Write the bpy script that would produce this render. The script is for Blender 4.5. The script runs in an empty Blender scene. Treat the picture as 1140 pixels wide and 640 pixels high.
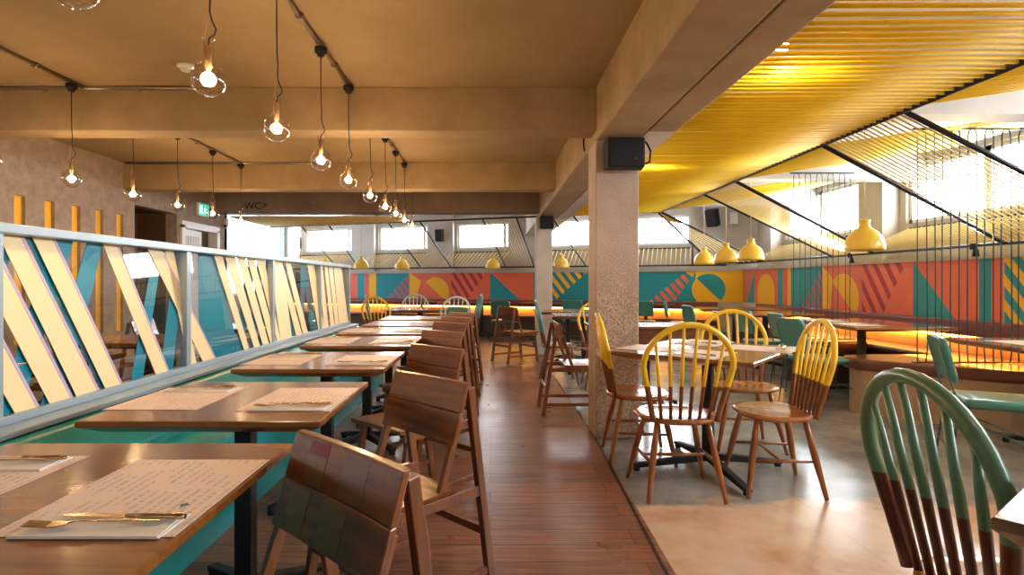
import bpy, math, random
from mathutils import Vector, Matrix
random.seed(7)
PI = math.pi
sc = bpy.context.scene
COL = sc.collection
R = math.radians

# ------------------------------------------------------------------ materials
def new_mat(name):
    m = bpy.data.materials.new(name); m.use_nodes = True
    nt = m.node_tree; b = nt.nodes['Principled BSDF']
    return m, nt, b

def mat(name, col, rough=.5, metal=0, spec=.5, emis=None, estr=0, coat=0, var=.0, vscale=8):
    m, nt, b = new_mat(name)
    b.inputs['Base Color'].default_value = (*col, 1)
    b.inputs['Roughness'].default_value = rough
    b.inputs['Metallic'].default_value = metal
    b.inputs['Specular IOR Level'].default_value = spec
    b.inputs['Coat Weight'].default_value = coat
    if emis:
        b.inputs['Emission Color'].default_value = (*emis, 1); b.inputs['Emission Strength'].default_value = estr
    if var:
        tc = nt.nodes.new('ShaderNodeTexCoord'); n = nt.nodes.new('ShaderNodeTexNoise')
        n.inputs['Scale'].default_value = vscale; n.inputs['Detail'].default_value = 5
        nt.links.new(tc.outputs['Object'], n.inputs['Vector'])
        r = nt.nodes.new('ShaderNodeValToRGB')
        r.color_ramp.elements[0].position = .3; r.color_ramp.elements[1].position = .7
        r.color_ramp.elements[0].color = (*[c*(1-var) for c in col], 1)
        r.color_ramp.elements[1].color = (*[min(1, c*(1+var)) for c in col], 1)
        nt.links.new(n.outputs['Fac'], r.inputs['Fac']); nt.links.new(r.outputs['Color'], b.inputs['Base Color'])
    return m

def wood_mat(name, dark, light, rough=.35, axis='X', scale=6, coat=.2, stretch=9):
    m, nt, b = new_mat(name)
    tc = nt.nodes.new('ShaderNodeTexCoord'); mp = nt.nodes.new('ShaderNodeMapping')
    s = [scale*stretch]*3; s['XYZ'.index(axis)] = scale
    mp.inputs['Scale'].default_value = s
    n = nt.nodes.new('ShaderNodeTexNoise'); n.inputs['Scale'].default_value = 1; n.inputs['Detail'].default_value = 6
    n.inputs['Distortion'].default_value = .6
    n2 = nt.nodes.new('ShaderNodeTexNoise'); n2.inputs['Scale'].default_value = 2.2; n2.inputs['Detail'].default_value = 2
    ad = nt.nodes.new('ShaderNodeMath'); ad.operation = 'MULTIPLY_ADD'; ad.inputs[1].default_value = .45
    mu = nt.nodes.new('ShaderNodeMath'); mu.operation = 'MULTIPLY'; mu.inputs[1].default_value = .6
    r = nt.nodes.new('ShaderNodeValToRGB')
    r.color_ramp.elements[0].position = .35; r.color_ramp.elements[1].position = .68
    r.color_ramp.elements[0].color = (*dark, 1); r.color_ramp.elements[1].color = (*light, 1)
    L = nt.links.new
    L(tc.outputs['Object'], mp.inputs['Vector']); L(mp.outputs['Vector'], n.inputs['Vector'])
    L(tc.outputs['Object'], n2.inputs['Vector'])
    L(n2.outputs['Fac'], mu.inputs[0]); L(n.outputs['Fac'], ad.inputs[0]); L(mu.outputs[0], ad.inputs[2])
    L(ad.outputs[0], r.inputs['Fac']); L(r.outputs['Color'], b.inputs['Base Color'])
    b.inputs['Roughness'].default_value = rough; b.inputs['Coat Weight'].default_value = coat
    b.inputs['Coat Roughness'].default_value = .15
    return m

def dipped_mat(name, paint, dark, light, zcut=.62):
    """bentwood painted above a level line, bare wood below it (object space height)"""
    m = wood_mat(name, dark, light, .3, 'Z', 7)
    nt = m.node_tree; b = nt.nodes['Principled BSDF']
    src = b.inputs['Base Color'].links[0].from_socket
    tc = nt.nodes.new('ShaderNodeTexCoord'); sx = nt.nodes.new('ShaderNodeSeparateXYZ')
    gt = nt.nodes.new('ShaderNodeMath'); gt.operation = 'GREATER_THAN'; gt.inputs[1].default_value = zcut
    mx = nt.nodes.new('ShaderNodeMix'); mx.data_type = 'RGBA'
    nt.links.new(tc.outputs['Object'], sx.inputs[0]); nt.links.new(sx.outputs['Z'], gt.inputs[0])
    nt.links.new(gt.outputs[0], mx.inputs[0]); nt.links.new(src, mx.inputs[6])
    mx.inputs[7].default_value = (*paint, 1)
    nt.links.new(mx.outputs[2], b.inputs['Base Color'])
    return m

def concrete_mat(name, c1, c2, scale=2.5, rough=.8, speckle=None, bump=.15):
    m, nt, b = new_mat(name)
    tc = nt.nodes.new('ShaderNodeTexCoord')
    n = nt.nodes.new('ShaderNodeTexNoise'); n.inputs['Scale'].default_value = scale; n.inputs['Detail'].default_value = 8
    n.inputs['Roughness'].default_value = .65
    r = nt.nodes.new('ShaderNodeValToRGB'); r.color_ramp.elements[0].position = .32; r.color_ramp.elements[1].position = .7
    r.color_ramp.elements[0].color = (*c1, 1); r.color_ramp.elements[1].color = (*c2, 1)
    L = nt.links.new
    L(tc.outputs['Object'], n.inputs['Vector']); L(n.outputs['Fac'], r.inputs['Fac'])
    out = r.outputs['Color']
    n2 = nt.nodes.new('ShaderNodeTexNoise'); n2.inputs['Scale'].default_value = 60; n2.inputs['Detail'].default_value = 3
    L(tc.outputs['Object'], n2.inputs['Vector'])
    bp = nt.nodes.new('ShaderNodeBump'); bp.inputs['Strength'].default_value = bump; bp.inputs['Distance'].default_value = .01
    L(n2.outputs['Fac'], bp.inputs['Height']); L(bp.outputs['Normal'], b.inputs['Normal'])
    if speckle:
        zc, sp = speckle
        v = nt.nodes.new('ShaderNodeTexNoise'); v.inputs['Scale'].default_value = 95; v.inputs['Detail'].default_value = 2
        rr = nt.nodes.new('ShaderNodeValToRGB'); rr.color_ramp.elements[0].position = .46; rr.color_ramp.elements[1].position = .56
        sx = nt.nodes.new('ShaderNodeSeparateXYZ'); lt = nt.nodes.new('ShaderNodeMapRange'); lt.inputs['From Min'].default_value = zc-.25; lt.inputs['From Max'].default_value = zc+.1; lt.inputs['To Min'].default_value = 1; lt.inputs['To Max'].default_value = 0
        mu = nt.nodes.new('ShaderNodeMath'); mu.operation = 'MULTIPLY'; mu.use_clamp = True
        mx = nt.nodes.new('ShaderNodeMix'); mx.data_type = 'RGBA'
        L(tc.outputs['Object'], v.inputs['Vector']); L(v.outputs['Fac'], rr.inputs['Fac'])
        L(tc.outputs['Object'], sx.inputs[0]); L(sx.outputs['Z'], lt.inputs[0])
        L(rr.outputs['Color'], mu.inputs[0]); L(lt.outputs[0], mu.inputs[1])
        L(mu.outputs[0], mx.inputs[0]); L(out, mx.inputs[6]); mx.inputs[7].default_value = (*sp, 1)
        out = mx.outputs[2]
    L(out, b.inputs['Base Color'])
    b.inputs['Roughness'].default_value = rough
    return m

def plank_mat(name):
    m, nt, b = new_mat(name); L = nt.links.new
    tc = nt.nodes.new('ShaderNodeTexCoord')
    br = nt.nodes.new('ShaderNodeTexBrick'); br.inputs['Scale'].default_value = 1
    br.inputs['Brick Width'].default_value = 1.3; br.inputs['Row Height'].default_value = .16
    br.inputs['Mortar Size'].default_value = .0025; br.inputs['Bias'].default_value = 0
    br.inputs['Color1'].default_value = (.30, .14, .085, 1); br.inputs['Color2'].default_value = (.19, .092, .062, 1)
    br.inputs['Mortar'].default_value = (.07, .035, .022, 1)
    mp = nt.nodes.new('ShaderNodeMapping'); mp.inputs['Scale'].default_value = (2, 40, 1)
    n = nt.nodes.new('ShaderNodeTexNoise'); n.inputs['Scale'].default_value = 1.5; n.inputs['Detail'].default_value = 6
    r = nt.nodes.new('ShaderNodeValToRGB'); r.color_ramp.elements[0].position = .3; r.color_ramp.elements[1].position = .75
    r.color_ramp.elements[0].color = (.45, .45, .45, 1); r.color_ramp.elements[1].color = (1.5, 1.4, 1.35, 1)
    mx = nt.nodes.new('ShaderNodeMix'); mx.data_type = 'RGBA'; mx.blend_type = 'MULTIPLY'; mx.inputs[0].default_value = 1
    L(tc.outputs['Object'], br.inputs['Vector']); L(tc.outputs['Object'], mp.inputs['Vector']); L(mp.outputs[0], n.inputs['Vector'])
    L(n.outputs['Fac'], r.inputs['Fac']); L(br.outputs['Color'], mx.inputs[6]); L(r.outputs['Color'], mx.inputs[7])
    L(mx.outputs[2], b.inputs['Base Color'])
    n3 = nt.nodes.new('ShaderNodeTexNoise'); n3.inputs['Scale'].default_value = 3; n3.inputs['Detail'].default_value = 4
    mr = nt.nodes.new('ShaderNodeMapRange'); mr.inputs['To Min'].default_value = .2; mr.inputs['To Max'].default_value = .42
    L(tc.outputs['Object'], n3.inputs['Vector']); L(n3.outputs['Fac'], mr.inputs[0]); L(mr.outputs[0], b.inputs['Roughness'])
    bp = nt.nodes.new('ShaderNodeBump'); bp.inputs['Strength'].default_value = .25; bp.inputs['Distance'].default_value = .004
    L(n.outputs['Fac'], bp.inputs['Height']); L(bp.outputs['Normal'], b.inputs['Normal'])
    return m

def screed_mat(name):
    """worn polished concrete: grey blue beyond an irregular edge, ochre and cream nearer"""
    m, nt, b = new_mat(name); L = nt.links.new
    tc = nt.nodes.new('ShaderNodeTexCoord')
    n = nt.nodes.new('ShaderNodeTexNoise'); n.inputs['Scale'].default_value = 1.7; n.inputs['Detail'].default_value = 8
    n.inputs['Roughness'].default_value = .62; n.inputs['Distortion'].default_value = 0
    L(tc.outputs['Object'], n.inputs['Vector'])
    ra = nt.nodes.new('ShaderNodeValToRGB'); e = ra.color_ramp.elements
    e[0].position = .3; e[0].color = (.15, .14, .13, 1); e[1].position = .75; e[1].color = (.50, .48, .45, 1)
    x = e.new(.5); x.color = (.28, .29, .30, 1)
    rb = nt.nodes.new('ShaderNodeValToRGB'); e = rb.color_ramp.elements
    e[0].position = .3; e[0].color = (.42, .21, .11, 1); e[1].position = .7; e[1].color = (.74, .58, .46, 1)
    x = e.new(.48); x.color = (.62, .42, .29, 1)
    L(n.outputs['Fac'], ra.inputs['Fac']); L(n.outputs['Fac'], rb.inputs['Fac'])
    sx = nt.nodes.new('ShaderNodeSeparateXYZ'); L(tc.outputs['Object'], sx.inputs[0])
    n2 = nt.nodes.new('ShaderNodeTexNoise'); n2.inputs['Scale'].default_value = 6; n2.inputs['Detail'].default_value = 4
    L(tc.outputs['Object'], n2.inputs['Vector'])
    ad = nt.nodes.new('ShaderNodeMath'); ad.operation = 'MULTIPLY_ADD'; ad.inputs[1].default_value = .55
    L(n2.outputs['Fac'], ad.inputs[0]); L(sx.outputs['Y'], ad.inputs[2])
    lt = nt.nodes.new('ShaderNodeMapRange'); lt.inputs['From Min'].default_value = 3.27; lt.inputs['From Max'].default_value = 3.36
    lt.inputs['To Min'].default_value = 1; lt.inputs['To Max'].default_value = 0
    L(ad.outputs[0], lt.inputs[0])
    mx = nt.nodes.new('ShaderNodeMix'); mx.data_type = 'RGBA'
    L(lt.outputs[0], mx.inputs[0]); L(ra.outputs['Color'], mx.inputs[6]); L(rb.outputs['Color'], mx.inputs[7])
    # large slab joints
    br = nt.nodes.new('ShaderNodeTexBrick'); br.inputs['Brick Width'].default_value = 1.1; br.inputs['Row Height'].default_value = 1.1
    br.inputs['Scale'].default_value = 1; br.inputs['Mortar Size'].default_value = .006; br.offset = .5
    br.inputs['Color1'].default_value = (1, 1, 1, 1); br.inputs['Color2'].default_value = (.85, .85, .85, 1); br.inputs['Mortar'].default_value = (.45, .45, .45, 1)
    L(tc.outputs['Object'], br.inputs['Vector'])
    m2 = nt.nodes.new('ShaderNodeMix'); m2.data_type = 'RGBA'; m2.blend_type = 'MULTIPLY'; m2.inputs[0].default_value = .2
    L(mx.outputs[2], m2.inputs[6]); L(br.outputs['Color'], m2.inputs[7])
    L(m2.outputs[2], b.inputs['Base Color'])
    mr = nt.nodes.new('ShaderNodeMapRange'); mr.inputs['To Min'].default_value = .10; mr.inputs['To Max'].default_value = .30
    L(n2.outputs['Fac'], mr.inputs[0]); L(mr.outputs[0], b.inputs['Roughness'])
    return m

def clear_mat(name, tint=(1, 1, 1), refl=1.0, edge=False):
    """thin clear sheet: see-through with fresnel reflection"""
    m = bpy.data.materials.new(name); m.use_nodes = True; nt = m.node_tree; nt.nodes.clear(); L = nt.links.new
    o = nt.nodes.new('ShaderNodeOutputMaterial'); t = nt.nodes.new('ShaderNodeBsdfTransparent'); t.inputs[0].default_value = (*tint, 1)
    g = nt.nodes.new('ShaderNodeBsdfGlossy'); g.inputs['Roughness'].default_value = .01
    fr = nt.nodes.new('ShaderNodeLayerWeight'); fr.inputs['Blend'].default_value = .5
    pw = nt.nodes.new('ShaderNodeMath'); pw.operation = 'POWER'; pw.inputs[1].default_value = 1.7 if edge else 5
    ma = nt.nodes.new('ShaderNodeMath'); ma.operation = 'MULTIPLY_ADD'; ma.inputs[1].default_value = .96; ma.inputs[2].default_value = .04
    mu = nt.nodes.new('ShaderNodeMath'); mu.operation = 'MULTIPLY'; mu.use_clamp = True; mu.inputs[1].default_value = refl
    mx = nt.nodes.new('ShaderNodeMixShader')
    L(fr.outputs['Facing'], pw.inputs[0]); L(pw.outputs[0], ma.inputs[0]); L(ma.outputs[0], mu.inputs[0])
    L(mu.outputs[0], mx.inputs[0]); L(t.outputs[0], mx.inputs[1]); L(g.outputs[0], mx.inputs[2]); L(mx.outputs[0], o.inputs[0])
    return m

M = {}
M['ceiling'] = concrete_mat('ceiling_tan', (.34, .245, .13), (.43, .32, .18), 1.2, .85, bump=.05)
M['beam'] = concrete_mat('beam_concrete', (.33, .235, .125), (.46, .34, .20), 2.5, .8)
M['beam_pale'] = concrete_mat('beam_pale', (.55, .50, .46), (.72, .68, .63), 2, .8)
M['beam_grey'] = concrete_mat('beam_grey', (.20, .15, .125), (.30, .235, .20), 2, .8)
M['pillar'] = concrete_mat('pillar_concrete', (.46, .34, .26), (.58, .45, .36), 3, .75, speckle=(1.25, (.34, .225, .14)), bump=.5)
M['pillar_side'] = M['pillar']
M['leftwall'] = concrete_mat('textured_wall', (.28, .22, .18), (.42, .34, .285), 9, .9, bump=.6)
M['wall'] = concrete_mat('wall_grey', (.46, .43, .38), (.56, .52, .46), 1.5, .85, bump=.05)
M['rceil'] = concrete_mat('ceiling_grey', (.52, .44, .38), (.62, .54, .47), 1, .9, bump=.05)
M['white'] = mat('white_paint', (.80, .81, .82), .45)
M['planks'] = plank_mat('wood_planks'); M['screed'] = screed_mat('polished_screed')
M['seam'] = mat('seam_metal', (.06, .05, .05), .4, .6)
M['coral'] = mat('mural_coral', (.78, .155, .075), .6, var=.08, vscale=2)
M['teal'] = mat('mural_teal', (.012, .29, .34), .6, var=.06, vscale=2)
M['yellow'] = mat('mural_yellow', (.90, .50, .015), .6)
M['maroon'] = mat('mural_maroon', (.40, .03, .035), .6)
M['pink'] = mat('mural_pink', (.62, .10, .13), .6)
M['brownorange'] = mat('mural_brown', (.50, .22, .12), .6)
M['rope'] = mat('yellow_rope', (.98, .68, .015), .5)
M['rope_pale'] = mat('pale_rope', (.85, .66, .24), .6)
M['cord_teal'] = mat('dark_teal_cord', (.02, .07, .09), .5)
M['steel'] = mat('black_steel', (.03, .03, .035), .4, .6)
M['black'] = mat('black_plastic', (.010, .011, .015), .6, spec=.3)
M['iron'] = mat('black_iron', (.010, .010, .012), .55, 0, spec=.35)
M['galv'] = mat('galvanised_tube', (.32, .25, .18), .35, .8)
M['walnut'] = wood_mat('walnut', (.075, .019, .005), (.32, .095, .022), .28, 'X', 4, .4)
M['walnut_z'] = wood_mat('walnut_leg', (.09, .026, .008), (.30, .10, .030), .32, 'Z', 4, .3)
M['oak'] = wood_mat('oak_seat', (.34, .15, .05), (.60, .31, .12), .3, 'Y', 4, .3)
M['red_inlay'] = mat('red_inlay', (.25, .012, .012), .3)
M['tabletop'] = wood_mat('table_top', (.12, .040, .008), (.36, .13, .025), .27, 'X', 3, .3)
M['tabletop_red'] = wood_mat('table_top_red', (.15, .06, .03), (.32, .15, .075), .18, 'X', 3, .6)
M['bentwood'] = wood_mat('bentwood', (.26, .08, .016), (.55, .21, .05), .25, 'Y', 4, .4)
M['bentleg'] = wood_mat('bentwood_leg', (.17, .050, .011), (.42, .14, .03), .28, 'Z', 4, .3)
M['dip_yellow'] = dipped_mat('dipped_yellow', (.88, .56, .015), (.16, .05, .014), (.36, .125, .032))
M['dip_green'] = dipped_mat('dipped_green', (.105, .235, .15), (.07, .018, .009), (.15, .04, .015), .66)
M['dip_white'] = dipped_mat('dipped_white', (.62, .64, .62), (.16, .06, .02), (.36, .15, .05))
M['dip_teal'] = dipped_mat('dipped_teal', (.10, .30, .31), (.16, .06, .02), (.30, .12, .05), .58)
M['vinyl'] = mat('teal_vinyl', (.015, .30, .31), .25, coat=.3, var=.25, vscale=3)
M['vinyl_green'] = mat('green_vinyl', (.05, .22, .19), .3, coat=.2)
M['wire'] = mat('green_wire', (.04, .13, .13), .35, .4)
M['leather'] = mat('brown_leather', (.17, .055, .032), .28, coat=.3, var=.3, vscale=5)
M['maroon_pad'] = mat('maroon_pad', (.16, .045, .040), .4)
M['plinth'] = mat('beige_plinth', (.48, .33, .20), .6)
M['glowwood'] = wood_mat('pale_ply', (.62, .34, .10), (.80, .52, .20), .4, 'X', 2, .1)
M['led'] = mat('led_strip', (1, .6, .2), .5, emis=(1, .48, .08), estr=15)
M['rail'] = mat('blue_grey_steel', (.34, .43, .50), .32, .35)
M['stripe_cream'] = mat('cream_vinyl', (.84, .66, .36), .45)
M['stripe_teal'] = mat('teal_sticker', (.0, .30, .42), .35)
M['lilac'] = mat('lilac_edge', (.50, .36, .55), .4)
M['glass'] = clear_mat('clear_pane', (.97, .99, 1), 1.6)
M['winglass'] = clear_mat('window_pane', (1, 1, 1), .4)
M['bulbglass'] = clear_mat('bulb_glass', (1, .96, .9), .9, edge=True)
M['filament'] = mat('filament', (1, .7, .3), .5, emis=(1, .62, .28), estr=120)
M['lampglow'] = mat('lamp_glow', (1, .9, .7), .5, emis=(1, .85, .6), estr=30)
M['brass'] = mat('socket_brass', (.6, .4, .2), .3, .9)
M['cord'] = mat('brown_cord', (.035, .012, .008), .6)
M['cordwhite'] = mat('pale_cord', (.75, .72, .62), .6)
M['lampyellow'] = mat('lamp_yellow', (.90, .60, .07), .3, coat=.3)
M['slot'] = mat('amber_lit_slot', (.95, .50, .02), .5)  # amber light in the slots, put into the base colour
M['darkbrown'] = mat('dark_brown_paint', (.085, .045, .02), .6)
M['paper'] = mat('napkin_paper', (.74, .70, .66), .7)
M['gold'] = mat('brushed_gold', (.62, .42, .22), .22, 1)
M['signgreen'] = mat('sign_green', (.01, .36, .25), .4, emis=(.02, .6, .42), estr=.6)
M['signwhite'] = mat('sign_white', (.8, .8, .8), .4, emis=(.8, 1, .9), estr=.5)
M['dimglass'] = clear_mat('dimming_pane', (.30, .32, .34), .4)  # pane tint added to cut the daylight coming through
M['frost'] = mat('frosted', (.9, .93, .95), .5)

def placemat_mat():
    m, nt, b = new_mat('printed_placemat'); L = nt.links.new
    tc = nt.nodes.new('ShaderNodeTexCoord')
    mp = nt.nodes.new('ShaderNodeMapping'); mp.inputs['Scale'].default_value = (60, 260, 1)
    n = nt.nodes.new('ShaderNodeTexNoise'); n.inputs['Scale'].default_value = 1; n.inputs['Detail'].default_value = 1
    w = nt.nodes.new('ShaderNodeTexWave'); w.bands_direction = 'X'; w.inputs['Scale'].default_value = 16; w.inputs['Distortion'].default_value = 0
    big = nt.nodes.new('ShaderNodeTexNoise'); big.inputs['Scale'].default_value = 11
    L(tc.outputs['Object'], mp.inputs[0]); L(mp.outputs[0], n.inputs['Vector']); L(tc.outputs['Object'], w.inputs['Vector']); L(tc.outputs['Object'], big.inputs['Vector'])
    a = nt.nodes.new('ShaderNodeMath'); a.operation = 'GREATER_THAN'; a.inputs[1].default_value = .5
    c = nt.nodes.new('ShaderNodeMath'); c.operation = 'GREATER_THAN'; c.inputs[1].default_value = .62
    d = nt.nodes.new('ShaderNodeMath'); d.operation = 'GREATER_THAN'; d.inputs[1].default_value = .46
    L(n.outputs['Fac'], a.inputs[0]); L(w.outputs['Fac'], c.inputs[0]); L(big.outputs['Fac'], d.inputs[0])
    e = nt.nodes.new('ShaderNodeMath'); e.operation = 'MULTIPLY'; L(a.outputs[0], e.inputs[0]); L(c.outputs[0], e.inputs[1])
    f = nt.nodes.new('ShaderNodeMath'); f.operation = 'MULTIPLY'; L(e.outputs[0], f.inputs[0]); L(d.outputs[0], f.inputs[1])
    g = nt.nodes.new('ShaderNodeMath'); g.operation = 'MULTIPLY'; g.inputs[1].default_value = .55; L(f.outputs[0], g.inputs[0])
    mx = nt.nodes.new('ShaderNodeMix'); mx.data_type = 'RGBA'; L(g.outputs[0], mx.inputs[0])
    mx.inputs[6].default_value = (.78, .63, .56, 1); mx.inputs[7].default_value = (.30, .22, .2, 1)
    L(mx.outputs[2], b.inputs['Base Color']); b.inputs['Roughness'].default_value = .55
    return m
M['placemat'] = placemat_mat()

# ------------------------------------------------------------------ mesh builder
class MB:
    def __init__(s): s.v = []; s.f = []; s.mi = []; s.sm = []
    def add(s, vs, fs, m=0, smooth=False):
        k = len(s.v); s.v += [tuple(v) for v in vs]
        for f in fs: s.f.append(tuple(i+k for i in f)); s.mi.append(m); s.sm.append(smooth)
        return s
    def box(s, x0, x1, y0, y1, z0, z1, m=0, T=None):
        vs = [(x, y, z) for x in (x0, x1) for y in (y0, y1) for z in (z0, z1)]
        if T: vs = [T(*v) for v in vs]
        return s.add(vs, [(0, 1, 3, 2), (4, 6, 7, 5), (0, 4, 5, 1), (2, 3, 7, 6), (0, 2, 6, 4), (1, 5, 7, 3)], m)
    def bar(s, a, b, w, h, side=(1, 0, 0), m=0, w2=None, h2=None):
        """rectangular bar a->b: w along side, h along the remaining direction"""
        a = Vector(a); b = Vector(b); d = (b-a).normalized(); sd = Vector(side); sd = (sd-d*sd.dot(d)).normalized(); up = d.cross(sd)
        w2 = w2 or w; h2 = h2 or h; vs = []
        for p, ww, hh in ((a, w, h), (b, w2, h2)):
            for i, j in ((-1, -1), (1, -1), (1, 1), (-1, 1)): vs.append(p+sd*(i*ww/2)+up*(j*hh/2))
        return s.add(vs, [(3, 2, 1, 0), (4, 5, 6, 7), (0, 1, 5, 4), (1, 2, 6, 5), (2, 3, 7, 6), (3, 0, 4, 7)], m)
    def tube(s, pts, r, n=8, m=0, cap=True, flat=None, closed=False):
        pts = [Vector(p) for p in pts]; N = len(pts)
        rs = r if isinstance(r, (list, tuple)) else [r]*N
        vs = []; prev = None
        for i, p in enumerate(pts):
            if closed: d = pts[(i+1) % N]-pts[i-1]
            else: d = pts[min(i+1, N-1)]-pts[max(i-1, 0)]
            d.normalize()
            if prev is None:
                ref = Vector(flat) if flat else (Vector((0, 0, 1)) if abs(d.z) < .9 else Vector((1, 0, 0)))
            else: ref = prev
            u = (ref-d*ref.dot(d)).normalized(); prev = u; w = d.cross(u)
            for k in range(n):
                a = 2*PI*k/n; vs.append(p+u*(math.cos(a)*rs[i])+w*(math.sin(a)*rs[i]))
        fs = []
        for i in range(N-1 if not closed else N):
            j = (i+1) % N
            for k in range(n): fs.append((i*n+k, i*n+(k+1) % n, j*n+(k+1) % n, j*n+k))
        s.add(vs, fs, m, n > 4)
        if cap and not closed:
            k0 = len(s.v)-N*n
            s.f.append(tuple(k0+k for k in reversed(range(n)))); s.mi.append(m); s.sm.append(False)
            s.f.append(tuple(k0+(N-1)*n+k for k in range(n))); s.mi.append(m); s.sm.append(False)
        return s
    def lathe(s, prof, n=20, c=(0, 0, 0), m=0):
        vs = []; N = len(prof)
        for r, z in prof:
            for k in range(n):
                a = 2*PI*k/n; vs.append((c[0]+r*math.cos(a), c[1]+r*math.sin(a), c[2]+z))
        fs = [(i*n+k, i*n+(k+1) % n, (i+1)*n+(k+1) % n, (i+1)*n+k) for i in range(N-1) for k in range(n)]
        return s.add(vs, fs, m, True)
    def prism(s, poly, z0, z1, m=0, T=None, inset=0, smooth=False):
        n = len(poly); vs = [(x, y, z0) for x, y in poly]+[(x, y, z1) for x, y in poly]
        if T: vs = [T(*v) for v in vs]
        fs = [tuple(reversed(range(n))), tuple(range(n, 2*n))]
        s.add(vs, fs, m, False)
        k = len(s.v)-2*n
        for i in range(n):
            s.f.append((k+i, k+(i+1) % n, k+n+(i+1) % n, k+n+i)); s.mi.append(m); s.sm.append(smooth)
        return s
    def rings(s, rings, m=0, smooth=True, cap=True):
        """list of equal length vertex rings"""
        n = len(rings[0]); vs = [p for r in rings for p in r]
        fs = [(i*n+k, i*n+(k+1) % n, (i+1)*n+(k+1) % n, (i+1)*n+k) for i in range(len(rings)-1) for k in range(n)]
        s.add(vs, fs, m, smooth)
        if cap:
            k0 = len(s.v)-len(vs)
            s.f.append(tuple(k0+k for k in reversed(range(n)))); s.mi.append(m); s.sm.append(False)
            s.f.append(tuple(k0+(len(rings)-1)*n+k for k in range(n))); s.mi.append(m); s.sm.append(False)
        return s
    def build(s, name, mats, parent=None, bevel=0, seg=2):
        me = bpy.data.meshes.new(name); me.from_pydata(s.v, [], s.f)
        if not isinstance(mats, (list, tuple)): mats = [mats]
        for q in mats: me.materials.append(M[q] if isinstance(q, str) else q)
        me.polygons.foreach_set('material_index', s.mi); me.polygons.foreach_set('use_smooth', s.sm); me.update()
        o = bpy.data.objects.new(name, me); COL.objects.link(o)
        if parent: o.parent = parent
        if bevel:
            b = o.modifiers.new('bevel', 'BEVEL'); b.width = bevel; b.segments = seg; b.limit_method = 'ANGLE'; b.angle_limit = R(40)
        return o

def thing(name, label, cat, loc=(0, 0, 0), rz=0, group=None):
    o = bpy.data.objects.new(name, None); COL.objects.link(o); o.empty_display_size = .1
    o.location = loc; o.rotation_euler = (0, 0, rz); o['label'] = label; o['category'] = cat
    if group: o['group'] = group
    return o
def tag(o, label, cat, group=None, loc=None, rz=None):
    o['label'] = label; o['category'] = cat
    if group: o['group'] = group
    if loc is not None: o.location = loc
    if rz is not None: o.rotation_euler = (0, 0, rz)
    return o
def struct(o): o['kind'] = 'structure'; return o
KIDS = {}
def copy_tree(o, parent=None):
    c = o.copy(); COL.objects.link(c)
    if parent: c.parent = parent
    for ch in [x for x in o.children]: copy_tree(ch, c)
    return c
def place(proto, used, loc, rz, label, group=None):
    o = proto if not used else copy_tree(proto)
    o.location = loc; o.rotation_euler = (0, 0, rz); o['label'] = label
    if group: o['group'] = group
    elif 'group' in o: del o['group']
    return o

# ------------------------------------------------------------------ walls with openings
def wall_cells(mb, T, a0, a1, z0, z1, holes, d0, d1, m=0):
    """wall slab in (a, depth, z) space minus rectangular holes (a0,a1,z0,z1)"""
    A = sorted({a0, a1, *[h[0] for h in holes], *[h[1] for h in holes]}); A = [a for a in A if a0 <= a <= a1]
    Z = sorted({z0, z1, *[h[2] for h in holes], *[h[3] for h in holes]}); Z = [z for z in Z if z0 <= z <= z1]
    def inh(a, z): return any(h[0] < a < h[1] and h[2] < z < h[3] for h in holes)
    for i in range(len(A)-1):
        j = 0
        while j < len(Z)-1:
            am = (A[i]+A[i+1])/2
            if inh(am, (Z[j]+Z[j+1])/2): j += 1; continue
            k = j
            while k+1 < len(Z)-1 and not inh(am, (Z[k+1]+Z[k+2])/2): k += 1
            mb.box(A[i], A[i+1], d0, d1, Z[j], Z[k+1], m, T)
            j = k+1

# geometry constants of the room
XL, XR = -4.45, 4.85
CRN = (4.85, 11.037); BU = (-.93478, .35522); BN = (.35522, .93478)
def Bk(s, t, z): return (CRN[0]+BU[0]*s+BN[0]*t, CRN[1]+BU[1]*s+BN[1]*t, z)     # back wall frame
def Rw(a, t, z): return (XR+t, a, z)                                             # right wall frame (a = world y)
def Lw(a, t, z): return (XL-t, a, z)
def Lw2(a, t, z): return (-5.0-t, a, z)
CZ = 2.62; YN = -3.4

# floors
m = MB(); m.prism([(-5.4, YN-.3), (.60, YN-.3), (.79, 4.3), (.79, 16), (-5.4, 16)], -.12, 0); struct(m.build('floor', 'planks'))
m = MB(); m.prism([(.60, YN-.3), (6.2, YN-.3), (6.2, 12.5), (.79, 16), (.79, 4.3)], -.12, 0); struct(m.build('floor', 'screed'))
m = MB(); m.bar((.645, .8, .0), (.79, 4.3, .0), .014, .006, (1, 0, 0)); m.bar((.79, 4.65, 0), (.79, 9.2, 0), .014, .006); struct(m.build('trim_1', 'seam'))
# ceilings
m = MB(); m.box(-5.4, .787, YN-.3, 9.6, CZ, CZ+.15); struct(m.build('ceiling', 'ceiling'))
m = MB(); m.prism([(-5.4, 9.6), (.787, 9.6), (.787, 16), (-5.4, 16)], 2.85, 3.0); m.prism([(1.31, YN-.3), (6.2, YN-.3), (6.2, 12.5), (1.31, 16)], 2.85, 3.0); struct(m.build('ceiling', 'rceil'))
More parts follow.
